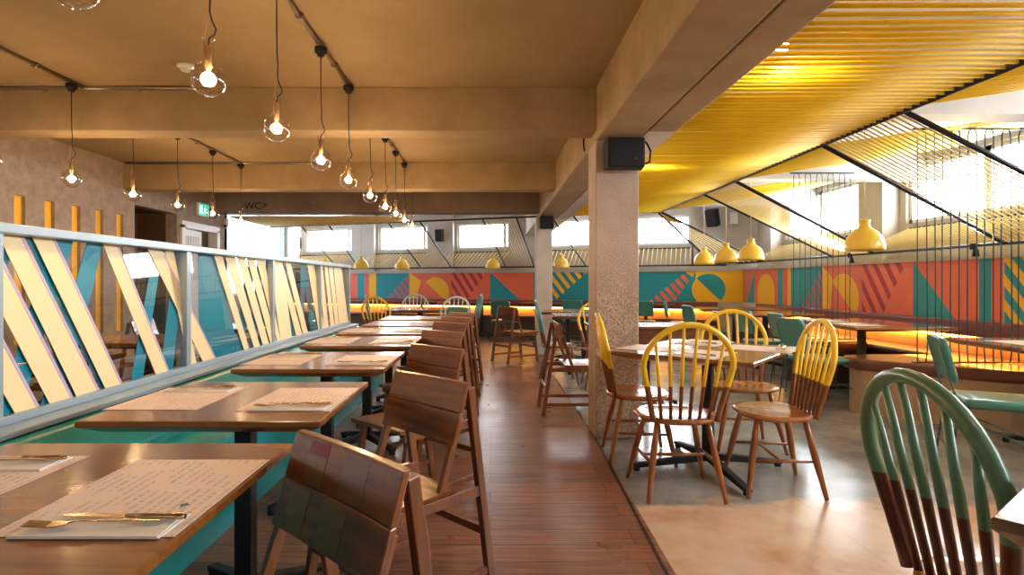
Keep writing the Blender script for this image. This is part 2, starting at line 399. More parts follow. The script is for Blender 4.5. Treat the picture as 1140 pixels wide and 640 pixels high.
# beams
m = MB(); m.box(.787, 1.104, YN, 13.6, 2.23, 3.0); struct(m.build('trim_2', 'beam', bevel=.012))
m = MB(); m.box(1.112, 1.31, YN, 4.05, 2.23, 3.0); struct(m.build('trim_3', 'beam', bevel=.01))
m = MB(); m.box(1.112, 1.31, 4.05, 13.2, 2.23, 3.0); struct(m.build('trim_4', 'beam_pale'))
for i, (y0, y1, mm) in enumerate(((4.27, 4.5, 'beam'), (6.96, 7.18, 'beam'), (9.3, 9.6, 'beam_grey'), (1.58, 1.81, 'beam'), (-1.1, -.87, 'beam'))):
    m = MB(); m.box(-5.3, .787, y0, y1, 2.294, 2.85 if i == 2 else CZ); struct(m.build('trim_%d' % (5+i), mm, bevel=.008))
for i, y in enumerate((4.27, 6.96, 9.3)):
    m = MB(); m.box(1.31, 5.5, y, y+.23, 2.42, 2.85); struct(m.build('trim_%d' % (10+i), 'wall'))
# pillars
for i, (x0, x1, y0, y1) in enumerate(((.787, 1.11, 4.30, 4.62), (.74, 1.0, 9.3, 9.58))):
    m = MB(); m.box(x0, x1, y0, y1, 0, 2.23); struct(m.build('pillar', 'pillar' if i == 0 else 'beam_pale', bevel=.008))

# left wall with amber slots, passage and door
slots = [(y-.01, y+.12) for y in (4.3, 4.68, 5.02, 5.38, 5.75, 6.12, 6.49, 6.85)]
holes = [(a, b, .58, 1.99) for a, b in slots]+[(7.19, 8.16, 0, 2.14), (8.32, 9.33, 0, 2.0)]
m = MB(); wall_cells(m, Lw, YN-.3, 9.7, 0, CZ, holes, 0, .16); struct(m.build('wall_left', 'leftwall'))
m = MB()
for a, b in slots: m.box(a-.02, b+.02, .035, .16, .56, 2.01, 0, Lw)
struct(m.build('trim_13', 'slot'))
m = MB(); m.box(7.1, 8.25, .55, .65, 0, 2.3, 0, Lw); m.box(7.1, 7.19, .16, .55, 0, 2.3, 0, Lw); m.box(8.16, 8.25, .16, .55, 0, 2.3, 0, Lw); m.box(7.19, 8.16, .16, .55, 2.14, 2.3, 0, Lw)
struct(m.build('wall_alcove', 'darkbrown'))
# door to the washrooms
dr = thing('door_1', 'white framed door standing ajar in the textured left wall', 'door'); del dr['label']; del dr['category']; dr['kind'] = 'structure'
m = MB(); m.box(8.25, 8.34, -.03, .16, 0, 2.0, 0, Lw); m.box(9.31, 9.40, -.03, .16, 0, 2.0, 0, Lw); m.box(8.25, 9.40, -.03, .16, 1.96, 2.06, 0, Lw); m.build('door_frame', 'white', dr, .004)
m = MB(); m.box(8.34, 8.98, .06, .10, 0, 1.95, 0, Lw)
for k in range(7): m.box(8.42+k*.075, 8.445+k*.075, .045, .062, 1.2, 1.86, 0, Lw)
m.build('door_leaf', 'white', dr, .004)
m = MB(); m.box(8.98, 9.31, .12, .16, 0, 1.96, 0, Lw); m.build('gap_shade_panel', 'darkbrown', dr)  # dark sheet standing in for the shade in the open gap
# left wall beyond the step, with a tall bright window
m = MB(); wall_cells(m, Lw2, 9.7, 15.2, 0, 2.85, [(10.75, 14.2, .9, 2.62)], 0, .2); m.box(-5.0, -4.45, 9.62, 9.72, 0, 2.85); struct(m.build('wall_left', 'wall'))

def window(idx, T, a0, a1, z0, z1, d, mull=(), gl='winglass'):
    w = bpy.data.objects.new('window_%d' % idx, None); COL.objects.link(w); w['kind'] = 'structure'
    f = .05; mb = MB()
    mb.box(a0, a1, d, d+.07, z0, z0+f, 0, T); mb.box(a0, a1, d, d+.07, z1-f, z1, 0, T)
    for a in (a0, a1-f): mb.box(a, a+f, d, d+.07, z0, z1, 0, T)
    for a in mull: mb.box(a-.035, a+.035, d, d+.07, z0, z1, 0, T)
    mb.build('window_frame', 'white', w)
    g = MB(); g.box(a0+f, a1-f, d+.03, d+.036, z0+f, z1-f, 0, T); g.build('pane', gl, w)
    return w
window(1, Lw2, 10.75, 14.2, .9, 2.62, .08, (), 'dimglass')

# right wall: painted dado, ledge, window band
HOLR = [(8.21, 10.2), (4.95, 7.26), (1.8, 4.0), (-1.2, 1.0), (-3.1, -1.9)]
m = MB(); m.box(YN-.3, 11.2, 0, .62, 0, 1.40, 0, Rw); struct(m.build('wall_right', 'wall'))
m = MB(); m.box(YN-.3, 11.2, -.03, .62, 1.40, 1.445, 0, Rw); struct(m.build('trim_14', 'wall'))
m = MB(); wall_cells(m, Rw, YN-.3, 11.4, 1.445, 2.85, [(a, b, 1.90, 2.62) for a, b in HOLR], .40, .62); struct(m.build('wall_right', 'wall'))
m = MB()
for a, b in ((7.26, 8.21), (4.0, 4.95), (10.2, 10.9)): m.box(a+.12, b-.35, .18, .42, 1.445, 2.85, 0, Rw)
struct(m.build('pillar', 'wall'))
for i, (a, b) in enumerate(HOLR): window(2+i, Rw, a, b, 1.90, 2.62, .44, ((a+b)/2+.0,) if b-a > 1.5 else ())
# back wall
HOLB = [(.96, 2.3), (2.85, 4.0), (4.88, 6.18), (6.95, 8.33), (9.11, 10.59)]
m = MB(); m.box(-.3, 11.4, 0, .62, 0, 1.38, 0, Bk); struct(m.build('wall_back', 'wall'))
m = MB(); m.box(.02, 11.4, -.03, .62, 1.38, 1.43, 0, Bk); struct(m.build('trim_15', 'wall'))
m = MB(); wall_cells(m, Bk, -.6, 11.4, 1.43, 2.85, [(a, b, 1.945, 2.55) for a, b in HOLB], .40, .62); struct(m.build('wall_back', 'wall'))
for i, (a, b) in enumerate(HOLB): window(7+i, Bk, a, b, 1.945, 2.55, .44, (a+.12,) if i > 1 else ())
m = MB()
for a, b in ((4.05, 4.8), (6.25, 6.9), (8.4, 9.05)): m.box(a, b, .30, .42, 1.43, 2.85, 0, Bk)
struct(m.build('pillar', 'wall'))
# wall behind the camera, with unseen windows added to set the front light
def Nr(a, t, z): return (a, YN-t, z)
HN = [(-3.9, -2.9), (3.0, 4.6)]
m = MB(); wall_cells(m, Nr, -5.4, 6.2, 0, 3.0, [(a, b, 1.2, 2.3) for a, b in HN], 0, .25); struct(m.build('wall_front', 'wall'))
for i, (a, b) in enumerate(HN): window(12+i, Nr, a, b, 1.2, 2.3, .08, ((a+b)/2,), 'dimglass')
# outer closing walls
m = MB(); m.box(-5.6, -5.4, YN-.3, 9.7, 0, 3.0); struct(m.build('wall_outer', 'wall'))

# ------------------------------------------------------------------ murals
def clip(poly, nx, ny, c):
    out = []
    for i in range(len(poly)):
        p, q = poly[i], poly[(i+1) % len(poly)]
        dp = nx*p[0]+ny*p[1]-c; dq = nx*q[0]+ny*q[1]-c
        if dp >= 0: out.append(p)
        if (dp >= 0) != (dq >= 0):
            t = dp/(dp-dq); out.append((p[0]+t*(q[0]-p[0]), p[1]+t*(q[1]-p[1])))
    return out
class Mural:
    cols = ['coral', 'teal', 'yellow', 'maroon', 'pink', 'brownorange']
    def __init__(s, T, H): s.T = T; s.H = H; s.mb = MB(); s.k = 0
    def poly(s, pts, col):
        pts = clip(clip(pts, 0, 1, 0), 0, -1, -s.H)
        if len(pts) < 3: return
        s.k += 1; d = -.001-.00012*s.k
        vs = [s.T(a, d, z) for a, z in pts]+[s.T(a, 0, z) for a, z in pts]; n = len(pts)
        s.mb.add(vs, [tuple(range(n)), tuple(reversed(range(n, 2*n)))]+[(i, n+i, n+(i+1) % n, (i+1) % n) for i in range(n)], s.cols.index(col))
    def rect(s, a0, a1, col): s.poly([(a0, 0), (a1, 0), (a1, s.H), (a0, s.H)], col)
    def half(s, ca, cz, r, ang, col, sweep=PI):
        s.poly([(ca+r*math.cos(ang+sweep*i/24), cz+r*math.sin(ang+sweep*i/24)) for i in range(25)], col)
    def dashes(s, region, ang, pitch, w, col, off=0):
        """parallel bars at angle ang clipped to a convex region"""
        nx, ny = -math.sin(ang), math.cos(ang)
        cs = [nx*p[0]+ny*p[1] for p in region]; c = min(cs)+off
        while c < max(cs):
            q = clip(clip(region, nx, ny, c), -nx, -ny, -(c+w))
            if len(q) > 2: s.poly(q, col)
            c += pitch
# along the back wall a = -s (left to right)
H = .60
mu = Mural(lambda a, d, z: Bk(-a, d, z+.785), H)
mu.rect(-11.3, -8.68, 'coral'); mu.rect(-10.6, -10.2, 'teal'); mu.rect(-9.8, -9.3, 'yellow')
mu.rect(-8.68, -8.48, 'teal'); mu.rect(-8.48, -8.35, 'coral'); mu.rect(-8.35, -8.15, 'yellow'); mu.rect(-8.15, -7.24, 'teal')
mu.dashes([(-7.85, 0), (-7.24, 0), (-7.24, .6)], R(-52), .13, .065, 'pink')
mu.rect(-7.24, -5.19, 'coral'); mu.poly([(-7.24, .6), (-6.93, .42), (-7.0, .2), (-7.03, 0), (-7.24, 0)], 'yellow')
mu.half(-6.55, .16, .34, R(-40), 'yellow', R(178))
mu.dashes([(-6.15, 0), (-6.15, .6), (-5.28, .6), (-5.75, 0)], R(-56), .17, .075, 'maroon')
mu.poly([(-5.19, .6), (-5.19, 0), (-4.5, 0)], 'teal'); mu.poly([(-5.19, .6), (-4.5, 0), (-4.18, 0), (-4.18, .6)], 'coral')
mu.rect(-4.18, -4.10, 'teal'); mu.rect(-4.10, -.63, 'teal')
mu.dashes([(-4.05, 0), (-4.05, .6), (-3.0, .6), (-3.7, 0)], R(-52), .16, .08, 'yellow')
mu.dashes([(-1.75, 0), (-1.25, 0), (-.98, .42), (-1.02, .6)], R(-50), .13, .075, 'coral')
mu.poly([(-1.05, .6), (-.85, .42), (-.85, 0), (0, 0), (0, .6)], 'yellow')
mu.poly([(-.86, .6), (-.86, 0), (-1.0, 0), (-1.0, .3)], 'teal')
mu.half(-.62, .24, .31, R(135), 'yellow', R(182)); mu.half(-.62, .24, .31, R(-45), 'teal', R(180)); mu.rect(-.26, 0, 'yellow')
mo = mu.mb.build('wall_mural', mu.cols); tag(mo, 'long geometric mural in coral, teal and yellow on the far wall', 'mural')
# right wall a = -y
H = .62
mu = Mural(lambda a, d, z: Rw(-a, d, z+.785), H)
mu.rect(-11.04, -10.56, 'brownorange'); mu.dashes([(-11.0, .62), (-11.0, 0), (-10.8, 0), (-10.6, .62)], R(-60), .12, .05, 'coral'); mu.poly([(-10.85, 0), (-10.56, .55), (-10.56, 0)], 'teal')
mu.rect(-10.56, -9.70, 'coral'); mu.half(-10.12, .22, .31, 0, 'yellow', PI); mu.poly([(-10.43, 0), (-9.81, 0), (-9.81, .23), (-10.43, .23)], 'yellow')
mu.rect(-9.70, -9.54, 'teal'); mu.rect(-9.54, -9.38, 'coral'); mu.rect(-9.38, -9.27, 'yellow'); mu.rect(-9.27, -8.39, 'teal')
mu.dashes([(-8.95, 0), (-8.39, 0), (-8.39, .62)], R(-52), .13, .065, 'pink')
mu.rect(-8.39, -6.59, 'coral'); mu.poly([(-8.39, .62), (-8.12, .42), (-8.18, .2), (-8.2, 0), (-8.39, 0)], 'yellow')
mu.half(-7.9, .16, .34, R(-40), 'yellow', R(178))
mu.dashes([(-7.50, 0), (-7.50, .62), (-6.70, .62), (-7.1, 0)], R(-56), .17, .075, 'maroon')
mu.poly([(-6.59, .62), (-6.59, 0), (-6.0, 0)], 'teal'); mu.poly([(-6.59, .62), (-6.0, 0), (-5.70, 0), (-5.70, .62)], 'coral')
mu.rect(-5.70, -5.56, 'teal'); mu.rect(-5.56, -5.43, 'coral'); mu.rect(-5.43, -3.9, 'yellow')
mu.dashes([(-5.42, 0), (-5.42, .62), (-4.6, .62), (-4.6, 0)], R(-50), .15, .075, 'teal')
mu.rect(-4.6, -3.9, 'teal'); mu.rect(-3.9, -2.4, 'coral'); mu.half(-3.2, .1, .4, 0, 'yellow'); mu.rect(-2.4, -1.6, 'teal'); mu.rect(-1.6, 1.0, 'coral')
mo = mu.mb.build('wall_mural', mu.cols); tag(mo, 'geometric mural in coral, teal and yellow on the right hand wall', 'mural')

# ------------------------------------------------------------------ rope canopy
ZT = 2.27; XT = 2.65
canopy = thing('rope_canopy', 'broad flat canopy of taut yellow ropes on a dark steel frame under the right ceiling', 'canopy')
def tubeY(x): return 8.97-.36*(x-XT)
m = MB(); m.tube([(XT, -.8, ZT), (XT, 8.97, ZT)], .022, 8); m.build('side_tube', 'steel', canopy)
m = MB(); m.tube([(XT, 8.97, ZT), (-4.4, tubeY(-4.4), ZT)], .016, 8); m.build('rear_tube', 'steel', canopy)
ys = []; y = 1.75
while y < 9.4: ys.append(y); y += .066
stuff = MB()
for i, y in enumerate(ys):
    x1 = XT if y < 8.95 else XT-(y-8.97)/.36
    j = random.uniform(-.006, .006); a = (1.315, y+j, 2.262+random.uniform(-.004, .004)); b = (x1, y+j*.5, ZT)
    if i < 100: MB().tube([a, b], .0115, 6).build('rope', 'rope', canopy)
    else: stuff.tube([a, b], .0125, 6)
y = 1.684
while y > -.7:
    stuff.tube([(1.315, y, 2.262), (XT, y, ZT)], .0115, 6); y -= .066
y = 9.66
while y < 11.3:
    xe = XT-(y-8.97)/.36; xs = .78
    if xe < xs: xs = xe
    stuff.tube([(-4.4, y, ZT), (min(xs, -1.5), y, ZT)], .008, 6, m=1); y += .09
o = stuff.build('far_ropes', ['rope', 'rope_pale'], canopy); o['kind'] = 'stuff'; o['label'] = 'outer yellow ropes at both ends of the canopy'

def panel(P0, P1, Q0, Q1, n, label, matn='rope_pale', name='rope_panel', r=.0065, tubes=(1, 1), grp=None, rt=.018):
    t = thing('rope_screen', label, 'rope screen', group=grp)
    P0, P1, Q0, Q1 = map(Vector, (P0, P1, Q0, Q1))
    if tubes[0]: MB().tube([P0, Q0], rt, 8).build('strut', 'steel', t)
    if tubes[1]: MB().tube([P1, Q1], rt, 8).build('strut', 'steel', t)
    MB().tube([Q0, Q1], .012, 8).build('bottom_tube', 'steel', t)
    MB().tube([P0, P1], .010, 8).build('top_tube', 'steel', t)
    for i in range(1, n):
        f = i/n; MB().tube([P0.lerp(P1, f), Q0.lerp(Q1, f)], r, 5).build('rope', matn, t)
    return t
RXR = 4.70; ZR = 1.525
panel((XT, 3.69, ZT), (XT, 4.6, ZT), (RXR, 4.15, ZR), (RXR, 5.26, ZR), 18, 'sloping rope panel nearest the camera, behind the teal vertical cords')
panel((XT, 6.24, ZT), (XT, 7.16, ZT), (RXR, 7.06, ZR), (RXR, 7.9, ZR), 18, 'middle sloping rope panel between canopy and right wall rail')
panel((XT, 8.97, ZT), (XT-.03, 9.0, ZT), (RXR, 9.95, ZR), (4.25, 11.0, ZR), 9, 'narrow fan shaped rope panel at the far right corner of the canopy')
def Tb(x): return (x, tubeY(x), ZT)
def Rb(s): return Bk(s, -.15, 1.50)
for x0, x1, s0, s1, lab in ((.44, -.14, 4.12, 4.77, 'sloping rope panel just left of the far pillar'),
                            (-1.28, -1.89, 6.08, 6.85, 'sloping rope panel beside the black wall speaker on the far wall'),
                            (-3.11, -3.71, 8.53, 9.13, 'sloping rope panel farthest left, over the end of the glass partition'),
                            (1.35, 1.0, 2.45, 3.0, 'sloping rope panel behind the near pillar')):
    panel(Tb(x0), Tb(x1), Rb(s0), Rb(s1), 13, lab, r=.0055, rt=.014)
def updeck(y0, y1, lab):
    t = thing('upper_rope_deck', lab, 'rope panel')
    n = int((y1-y0)/.062)
    for i in range(n+1):
        y = y0+(y1-y0)*i/n; MB().tube([(XT, y, ZT), (5.0, y+.1, 2.63)], .009, 5).build('rope', 'rope', t)
    MB().tube([(5.0, y0, 2.63), (5.0, y1+.1, 2.63)], .012, 6).build('wall_tube', 'steel', t)
updeck(2.3, 3.55, 'yellow rope deck rising to the right wall, nearest of three')
updeck(4.68, 6.1, 'yellow rope deck rising to the right wall, middle of three')
updeck(7.25, 8.85, 'yellow rope deck rising to the right wall, farthest of three')
# rails on the dado ledge
m = MB(); m.tube([(RXR, YN+.1, ZR), (RXR, 10.9, ZR)], .016, 8); o = m.build('ledge_rail', 'steel'); tag(o, 'dark steel rail running above the mural on the right wall', 'rail')
m = MB(); m.tube([Rb(.3), Rb(11.0)], .018, 8); o = m.build('ledge_rail', 'steel'); tag(o, 'dark steel rail running above the mural on the far wall', 'rail')
# corner post by the pendant lamps
m = MB(); m.tube([Bk(.91, -.15, 1.5), Bk(.91, -.15, 1.98)], .014, 8); o = m.build('corner_post', 'steel'); tag(o, 'short upright steel post left of the three yellow pendants', 'post')
# fine rope webs from ledge rail up to the window sills
def sill(T, a0, a1, zr, zs, lab, off, pitch=.09, r=.009):
    t = thing('sill_rope_web', lab, 'rope web')
    n = int((a1-a0)/pitch)
    MB().tube([T(a0, .37, zs), T(a1, .37, zs)], .012, 6).build('sill_rod', 'steel', t)
    for i in range(n+1):
        a = a0+(a1-a0)*i/n; MB().tube([T(a+off, -.13, zr), T(a, .37, zs)], r, 5).build('rope', 'rope_pale', t)
sill(Bk, .96, 2.9, 1.50, 1.87, 'pale yellow rope web under the far window right of the near pillar', 0)
sill(Bk, 3.0, 4.1, 1.50, 1.87, 'pale yellow rope web under the far window between the pillars', 0)
sill(Bk, 4.88, 6.3, 1.50, 1.87, 'pale yellow rope web under the far window left of the far pillar', .12)
sill(Bk, 6.95, 8.5, 1.50, 1.87, 'pale yellow rope web under the far window left of the wall speaker', .12)
sill(Bk, 9.11, 10.9, 1.50, 1.87, 'pale yellow rope web under the leftmost far window', .12)
sill(Rw, 8.21, 10.3, ZR, 1.84, 'pale yellow rope web under the farthest right wall window', .1, .12, .006)
sill(Rw, 4.9, 7.15, ZR, 1.84, 'pale yellow rope web under the right wall window behind the teal cords', .3, .075, .006)

# vertical cord dividers
def cords(x0, n, y, pitch, zb, ztop, lab, r):
    t = thing('cord_divider', lab, 'divider', (x0, y, 0))
    for i in range(n):
        x = i*pitch; j = random.uniform(-.012, .012)
        pts = [(x, 0, zb), (x+j*1.5, 0, zb+.12), (x+j, 0, zb+.8), (x, 0, ztop-.05)]
        MB().tube(pts, r, 6).build('cord', 'cord_teal', t)
    for i in range(0, n-1, 2):
        x = i*pitch
        MB().tube([(x, 0, ztop-.05), (x+.006, 0, ztop-.012), (x+.02, 0, ztop), (x+pitch-.02, 0, ztop), (x+pitch-.006, 0, ztop-.012), (x+pitch, 0, ztop-.05)], r, 6).build('cord_loop', 'cord_teal', t)
    m = MB(); m.box(-.04, (n-1)*pitch+.04, -.02, .02, zb-.006, zb); m.build('foot_plate', 'steel', t)
    m = MB(); m.box(-.04, (n-1)*pitch+.04, -.012, .012, ztop-.002, ztop+.012); m.build('head_rail', 'steel', t)
cords(3.64, 16, 4.90, .072, .492, 2.47, 'screen of dark teal vertical cords rising from the brown booth seat', .0052)
cords(3.63, 11, 6.88, .068, .492, 2.47, 'farther screen of thin vertical cords behind the big yellow pendant', .0045)

# ------------------------------------------------------------------ wall benches
def bench(T, a0, a1, lab, name='wall_bench'):
    t = thing(name, lab, 'bench')
    m = MB(); m.box(a0, a1, -.11, -.012, .63, .785, 0, T); m.build('back_pad', 'maroon_pad', t, .02)
    m = MB(); m.box(a0, a1, -.05, -.012, .0, .63, 0, T); m.build('back_panel', 'glowwood', t)
    m = MB(); m.box(a0, a1, -.50, -.05, .40, .46, 0, T); m.build('seat', 'leather', t, .02)
    m = MB(); m.box(a0, a1, -.44, -.05, .0, .40, 0, T); m.build('plinth', 'darkbrown', t)
    m = MB(); m.box(a0+.02, a1-.02, -.095, -.06, .612, .628, 0, T); o = m.build('light_strip', 'led', t); o['label'] = 'glowing warm light strip'
bench(Rw, -2.5, 10.3, 'long wall bench with maroon back pad glowing orange along the right wall')
bench(Bk, .45, 10.6, 'long wall bench with maroon back pad glowing orange along the far wall')
# booth seats standing out from the right wall
def booth(poly, lab, base):
    t = thing('booth_seat', lab, 'bench')
    cx = sum(p[0] for p in poly)/len(poly); cy = sum(p[1] for p in poly)/len(poly)
    def ins(k): return [(cx+(x-cx)*k if x < 4.3 else x, cy+(y-cy)*k) for x, y in poly]
    rg = []
    for k, z in ((.94, .385), (.985, .39), (1.0, .41), (1.0, .455), (.985, .475), (.95, .485)):
        rg.append([(x, y, z) for x, y in ins(k)])
    MB().rings(rg).build('seat_pad', 'leather', t)
    MB().prism(ins(.90), 0, .386).build('plinth', base, t)
booth([(3.50, 5.48), (3.32, 5.42), (3.25, 5.30), (3.27, 5.14), (3.38, 5.0), (3.60, 4.80), (3.85, 4.57), (4.07, 4.39), (4.34, 4.3), (4.34, 5.48)], 'brown leather booth seat with rounded front on a beige plinth', 'plinth')
booth([(3.75, 7.15), (3.58, 7.08), (3.52, 6.9), (3.58, 6.72), (3.75, 6.62), (4.34, 6.62), (4.34, 7.15)], 'dark leather booth seat below the farther cord screen', 'darkbrown')

# ------------------------------------------------------------------ glass partition and teal banquette
XP = -1.65; Z0, Z1 = .717, 1.335
part = thing('glass_partition', 'low glass partition with cream and teal diagonal stripes in a blue grey frame', 'partition')
YE = 6.69; TL = .066; posts = [-.5, .70, 1.91, 3.12, 4.35, 5.56, YE]
m = MB(); m.box(XP-.05, XP+.025, -.5, YE+.02, Z1, Z1+.035); m.build('top_rail', 'rail', part, .004)
m = MB(); m.box(XP-.03, XP+.02, -.5, YE+.02, Z0-.03, Z0); m.box(XP-.06, XP+.11, -.5, YE+.02, Z0-.05, Z0-.03); m.build('bottom_rail', 'rail', part, .003)
for y in posts:
    m = MB(); m.box(XP-.045, XP+.015, y-.022, y+.022, Z0-.02, Z1+.002); m.build('post', 'rail', part, .003)
cream = [(2.285, 2.405, 1.968, 2.061), (2.456, 2.557, 2.116, 2.214), (2.827, 2.93, 2.502, 2.594), (3.29, 3.43, 2.827, 2.945), (2.146, 2.252, 1.82, 1.92), (1.989, 2.083, 1.66, 1.76),
         (1.5, 1.6, 1.2, 1.3), (1.2, 1.32, .85, .97), (.8, .92, .5, .6), (3.14, 3.22, 2.98, 3.06),
         (3.84, 3.92, 3.506, 3.611), (4.0, 4.10, 3.653, 3.796), (4.156, 4.267, 3.826, 3.952), (4.30, 4.42, 3.985, 4.102), (4.44, 4.5, 4.138, 4.286),
         (4.505, 4.765, 4.40, 4.658), (4.87, 5.02, 4.55, 4.65), (5.05, 5.18, 4.72, 4.845), (5.50, 5.7, 5.296, 5.50),
         (5.70, 5.84, 5.635, 5.77), (5.913, 6.06, 5.84, 5.95), (6.1, 6.24, 5.986, 6.14), (6.256, 6.42, 6.175, 6.339), (6.42, 6.65, 6.34, 6.51)]
tealS = [(1.62, 1.74, 1.95, 2.07), (1.93, 2.03, 2.22, 2.34), (2.12, 2.24, 2.42, 2.52), (2.653, 2.743, 2.90, 2.98), (2.885, 3.0, 3.10, 3.2), (2.28, 2.36, 2.0, 2.08), (2.45, 2.52, 2.1, 2.18),
         (3.28, 3.80, 3.34, 3.53), (3.95, 4.05, 4.2, 4.3), (3.72, 3.86, 4.02, 4.16), (4.1, 4.2, 4.3, 4.4), (4.66, 4.88, 4.62, 4.72), (5.0, 5.1, 5.15, 5.30), (5.3, 5.5, 5.2, 5.28), (5.86, 5.92, 5.78, 5.84), (6.06, 6.1, 5.95, 6.0), (1.0, 1.15, 1.3, 1.45)]
lil = [(b-.0, b+.014, d-.0, d+.014) for a, b, c, d in cream[:9]]
for i in range(len(posts)-1):
    ya, yb = posts[i]+.022, posts[i+1]-.022
    g = MB(); g.box(XP-.006, XP+.002, ya, yb, Z0, Z1, 0, lambda x, y, z: (x-TL*(z-Z0), y, z)); gp = g.build('glass_pane', 'glass', part)
    for nm, lst, mt, dx in (('teal_stripes', tealS, 'stripe_teal', XP-.0085), ('cream_stripes', cream, 'stripe_cream', XP+.0035), ('lilac_edges', lil, 'lilac', XP+.0045)):
        mb = MB()
        for q, (b0, b1, t0, t1) in enumerate(lst):
            P = [(b0, Z0), (b1, Z0), (t1, Z1), (t0, Z1)]; P = clip(clip(P, 1, 0, ya), -1, 0, -yb)
            if len(P) < 3: continue
            n = len(P); e = .0002*(q % 3)
            mb.add([(dx+e+.001-TL*(z-Z0), y, z) for y, z in P]+[(dx+e-.001-TL*(z-Z0), y, z) for y, z in P], [tuple(range(n)), tuple(reversed(range(n, 2*n)))]+[(k, n+k, n+(k+1) % n, (k+1) % n) for k in range(n)])
        if mb.v: mb.build(nm, mt, gp)
banq = thing('banquette', 'long teal vinyl banquette under the glass partition', 'bench')
m = MB(); m.prism([(XP+.095, .30), (-1.46, .44), (-1.44, .50), (-1.525, .655), (XP+.095, .665)], -.6, 6.7, T=lambda a, z, y: (a, y, z)); m.build('back', 'vinyl', banq, .012)
m = MB(); m.box(-1.53, -1.20, -.6, 6.7, .39, .46); m.build('seat', 'vinyl', banq, .02)
m = MB(); m.box(-1.56, -1.245, -.6, 6.7, 0, .39); m.build('front_panel', 'vinyl', banq)
m = MB(); m.box(-1.72, -1.56, -.6, 6.7, 0, Z0-.052); m.build('partition_base', 'darkbrown', banq)
banq2 = thing('banquette', 'teal vinyl banquette on the far side of the glass partition', 'bench')
m = MB(); m.prism([(-1.735, .30), (-1.87, .44), (-1.86, .50), (-1.80, .632), (-1.735, .632)], -.6, 6.7, T=lambda a, z, y: (a, y, z)); m.build('back', 'vinyl', banq2, .01)
m = MB(); m.box(-2.2, -1.78, -.6, 6.7, .39, .46); m.build('seat', 'vinyl', banq2, .02)
m = MB(); m.box(-2.14, -1.735, -.6, 6.7, 0, .39); m.build('front_panel', 'vinyl', banq2)

# ------------------------------------------------------------------ tables
def table_proto(w, d, lab, top='tabletop', name='dining_table', H=.75, bev=.05, cross=.27, col=.03):
    """top w (x) by d (y), chamfered underside, one column, cross foot"""
    t = thing(name, lab, 'table')
    hw, hd = w/2, d/2
    ring = lambda k, z: [(-hw+k, -hd+k, z), (hw-k, -hd+k, z), (hw-k, hd-k, z), (-hw+k, hd-k, z)]
    MB().rings([ring(bev, H-.045), ring(.004, H-.022), ring(0, H-.018), ring(0, H-.003), ring(.003, H)], smooth=False).build('tabletop', top, t)
    m = MB(); m.box(-col, col, -col, col, .06, H-.046); m.build('column', 'iron', t, .004)
    m = MB(); m.box(-.14, .14, -.14, .14, H-.056, H-.044); m.build('top_plate', 'iron', t)
    for k in range(4):
        a = R(45)+k*PI/2; c, s_ = math.cos(a), math.sin(a)
        m = MB(); m.bar((c*.02, s_*.02, .075), (c*cross*1.2, s_*cross*1.2, .028), .045, .05, (-s_, c, 0), h2=.022); ft = m.build('foot', 'iron', t, .004)
        # levelling pad
        f = MB().lathe([(0.0001, 0), (.02, 0), (.02, .018), (.0001, .018)], 10, (c*cross*1.15, s_*cross*1.15, 0)); f.build('foot_pad', 'black', ft)
    return t
ordn = ['nearest', 'second', 'third', 'fourth', 'fifth', 'sixth', 'seventh']
TY = [(.80, 1.51), (1.74, 2.42), (2.77, 3.47), (3.78, 4.47), (4.65, 5.36), (5.55, 6.22), (6.45, 7.15)]
tp = table_proto(.74, .69, '')
for i, (a, b) in enumerate(TY):
    o = place(tp, i > 0, (-.885, (a+b)/2, 0), 0, '%s brown wooden table from the camera in the partition row' % ordn[i], 'tables along the glass partition')

# things on the tables --------------------------------------------------
def make_mat(): # lies along y
    m = MB(); m.box(-.155, .155, -.205, .205, 0, .0008); return m.build('placemat', 'placemat')
def make_napkin():
    m = MB(); m.prism([(-.125, -.05), (.125, -.05), (.125, .05), (-.125, .05)], 0, .0022); m.prism([(-.12, -.048), (.122, -.049), (.118, .03), (-.121, .04)], .0022, .004)
    return m.build('napkin', 'paper')
def make_fork():
    t = thing('fork', '', 'fork')
    pts = [(.10, 0, .006), (.06, 0, .009), (0, 0, .010), (-.03, 0, .013), (-.045, 0, .010)]
    m = MB()
    for i in range(4):
        (x0, _, z0), (x1, _, z1) = pts[i], pts[i+1]; w0 = [.010, .008, .0055, .005, .010][i]; w1 = [.010, .008, .0055, .005, .010][i+1]
        m.bar((x0, 0, z0), (x1, 0, z1), w0, .0025, (0, 1, 0), w2=w1)
    m.build('handle', 'gold', t, .0008)
    m = MB(); m.prism([(-.045, -.006), (-.045, .006), (-.06, .0125), (-.075, .0125), (-.075, -.0125), (-.06, -.0125)], .007, .009)
    for k in range(4):
        y = -.0105+k*.007; m.bar((-.074, y, .008), (-.112, y, .012), .0035, .002, (0, 1, 0), w2=.002)
    m.build('tines', 'gold', t)
    return t
def make_knife():
    t = thing('knife', '', 'knife')
    MB().tube([(.115, 0, .007), (.10, 0, .0075), (.05, 0, .007), (.012, 0, .007)], [.0045, .006, .005, .004], 8).build('handle', 'gold', t)
    m = MB(); m.prism([(.012, -.007), (.012, .007), (-.07, .009), (-.105, .001), (-.10, -.006)], .006, .0075); m.build('blade', 'gold', t)
    return t
mat0 = make_mat(); mat0['category'] = 'placemat'; nap0 = make_napkin(); nap0['category'] = 'napkin'; fork0 = make_fork(); knife0 = make_knife()
used = {'m': 0, 'n': 0, 'f': 0, 'k': 0}
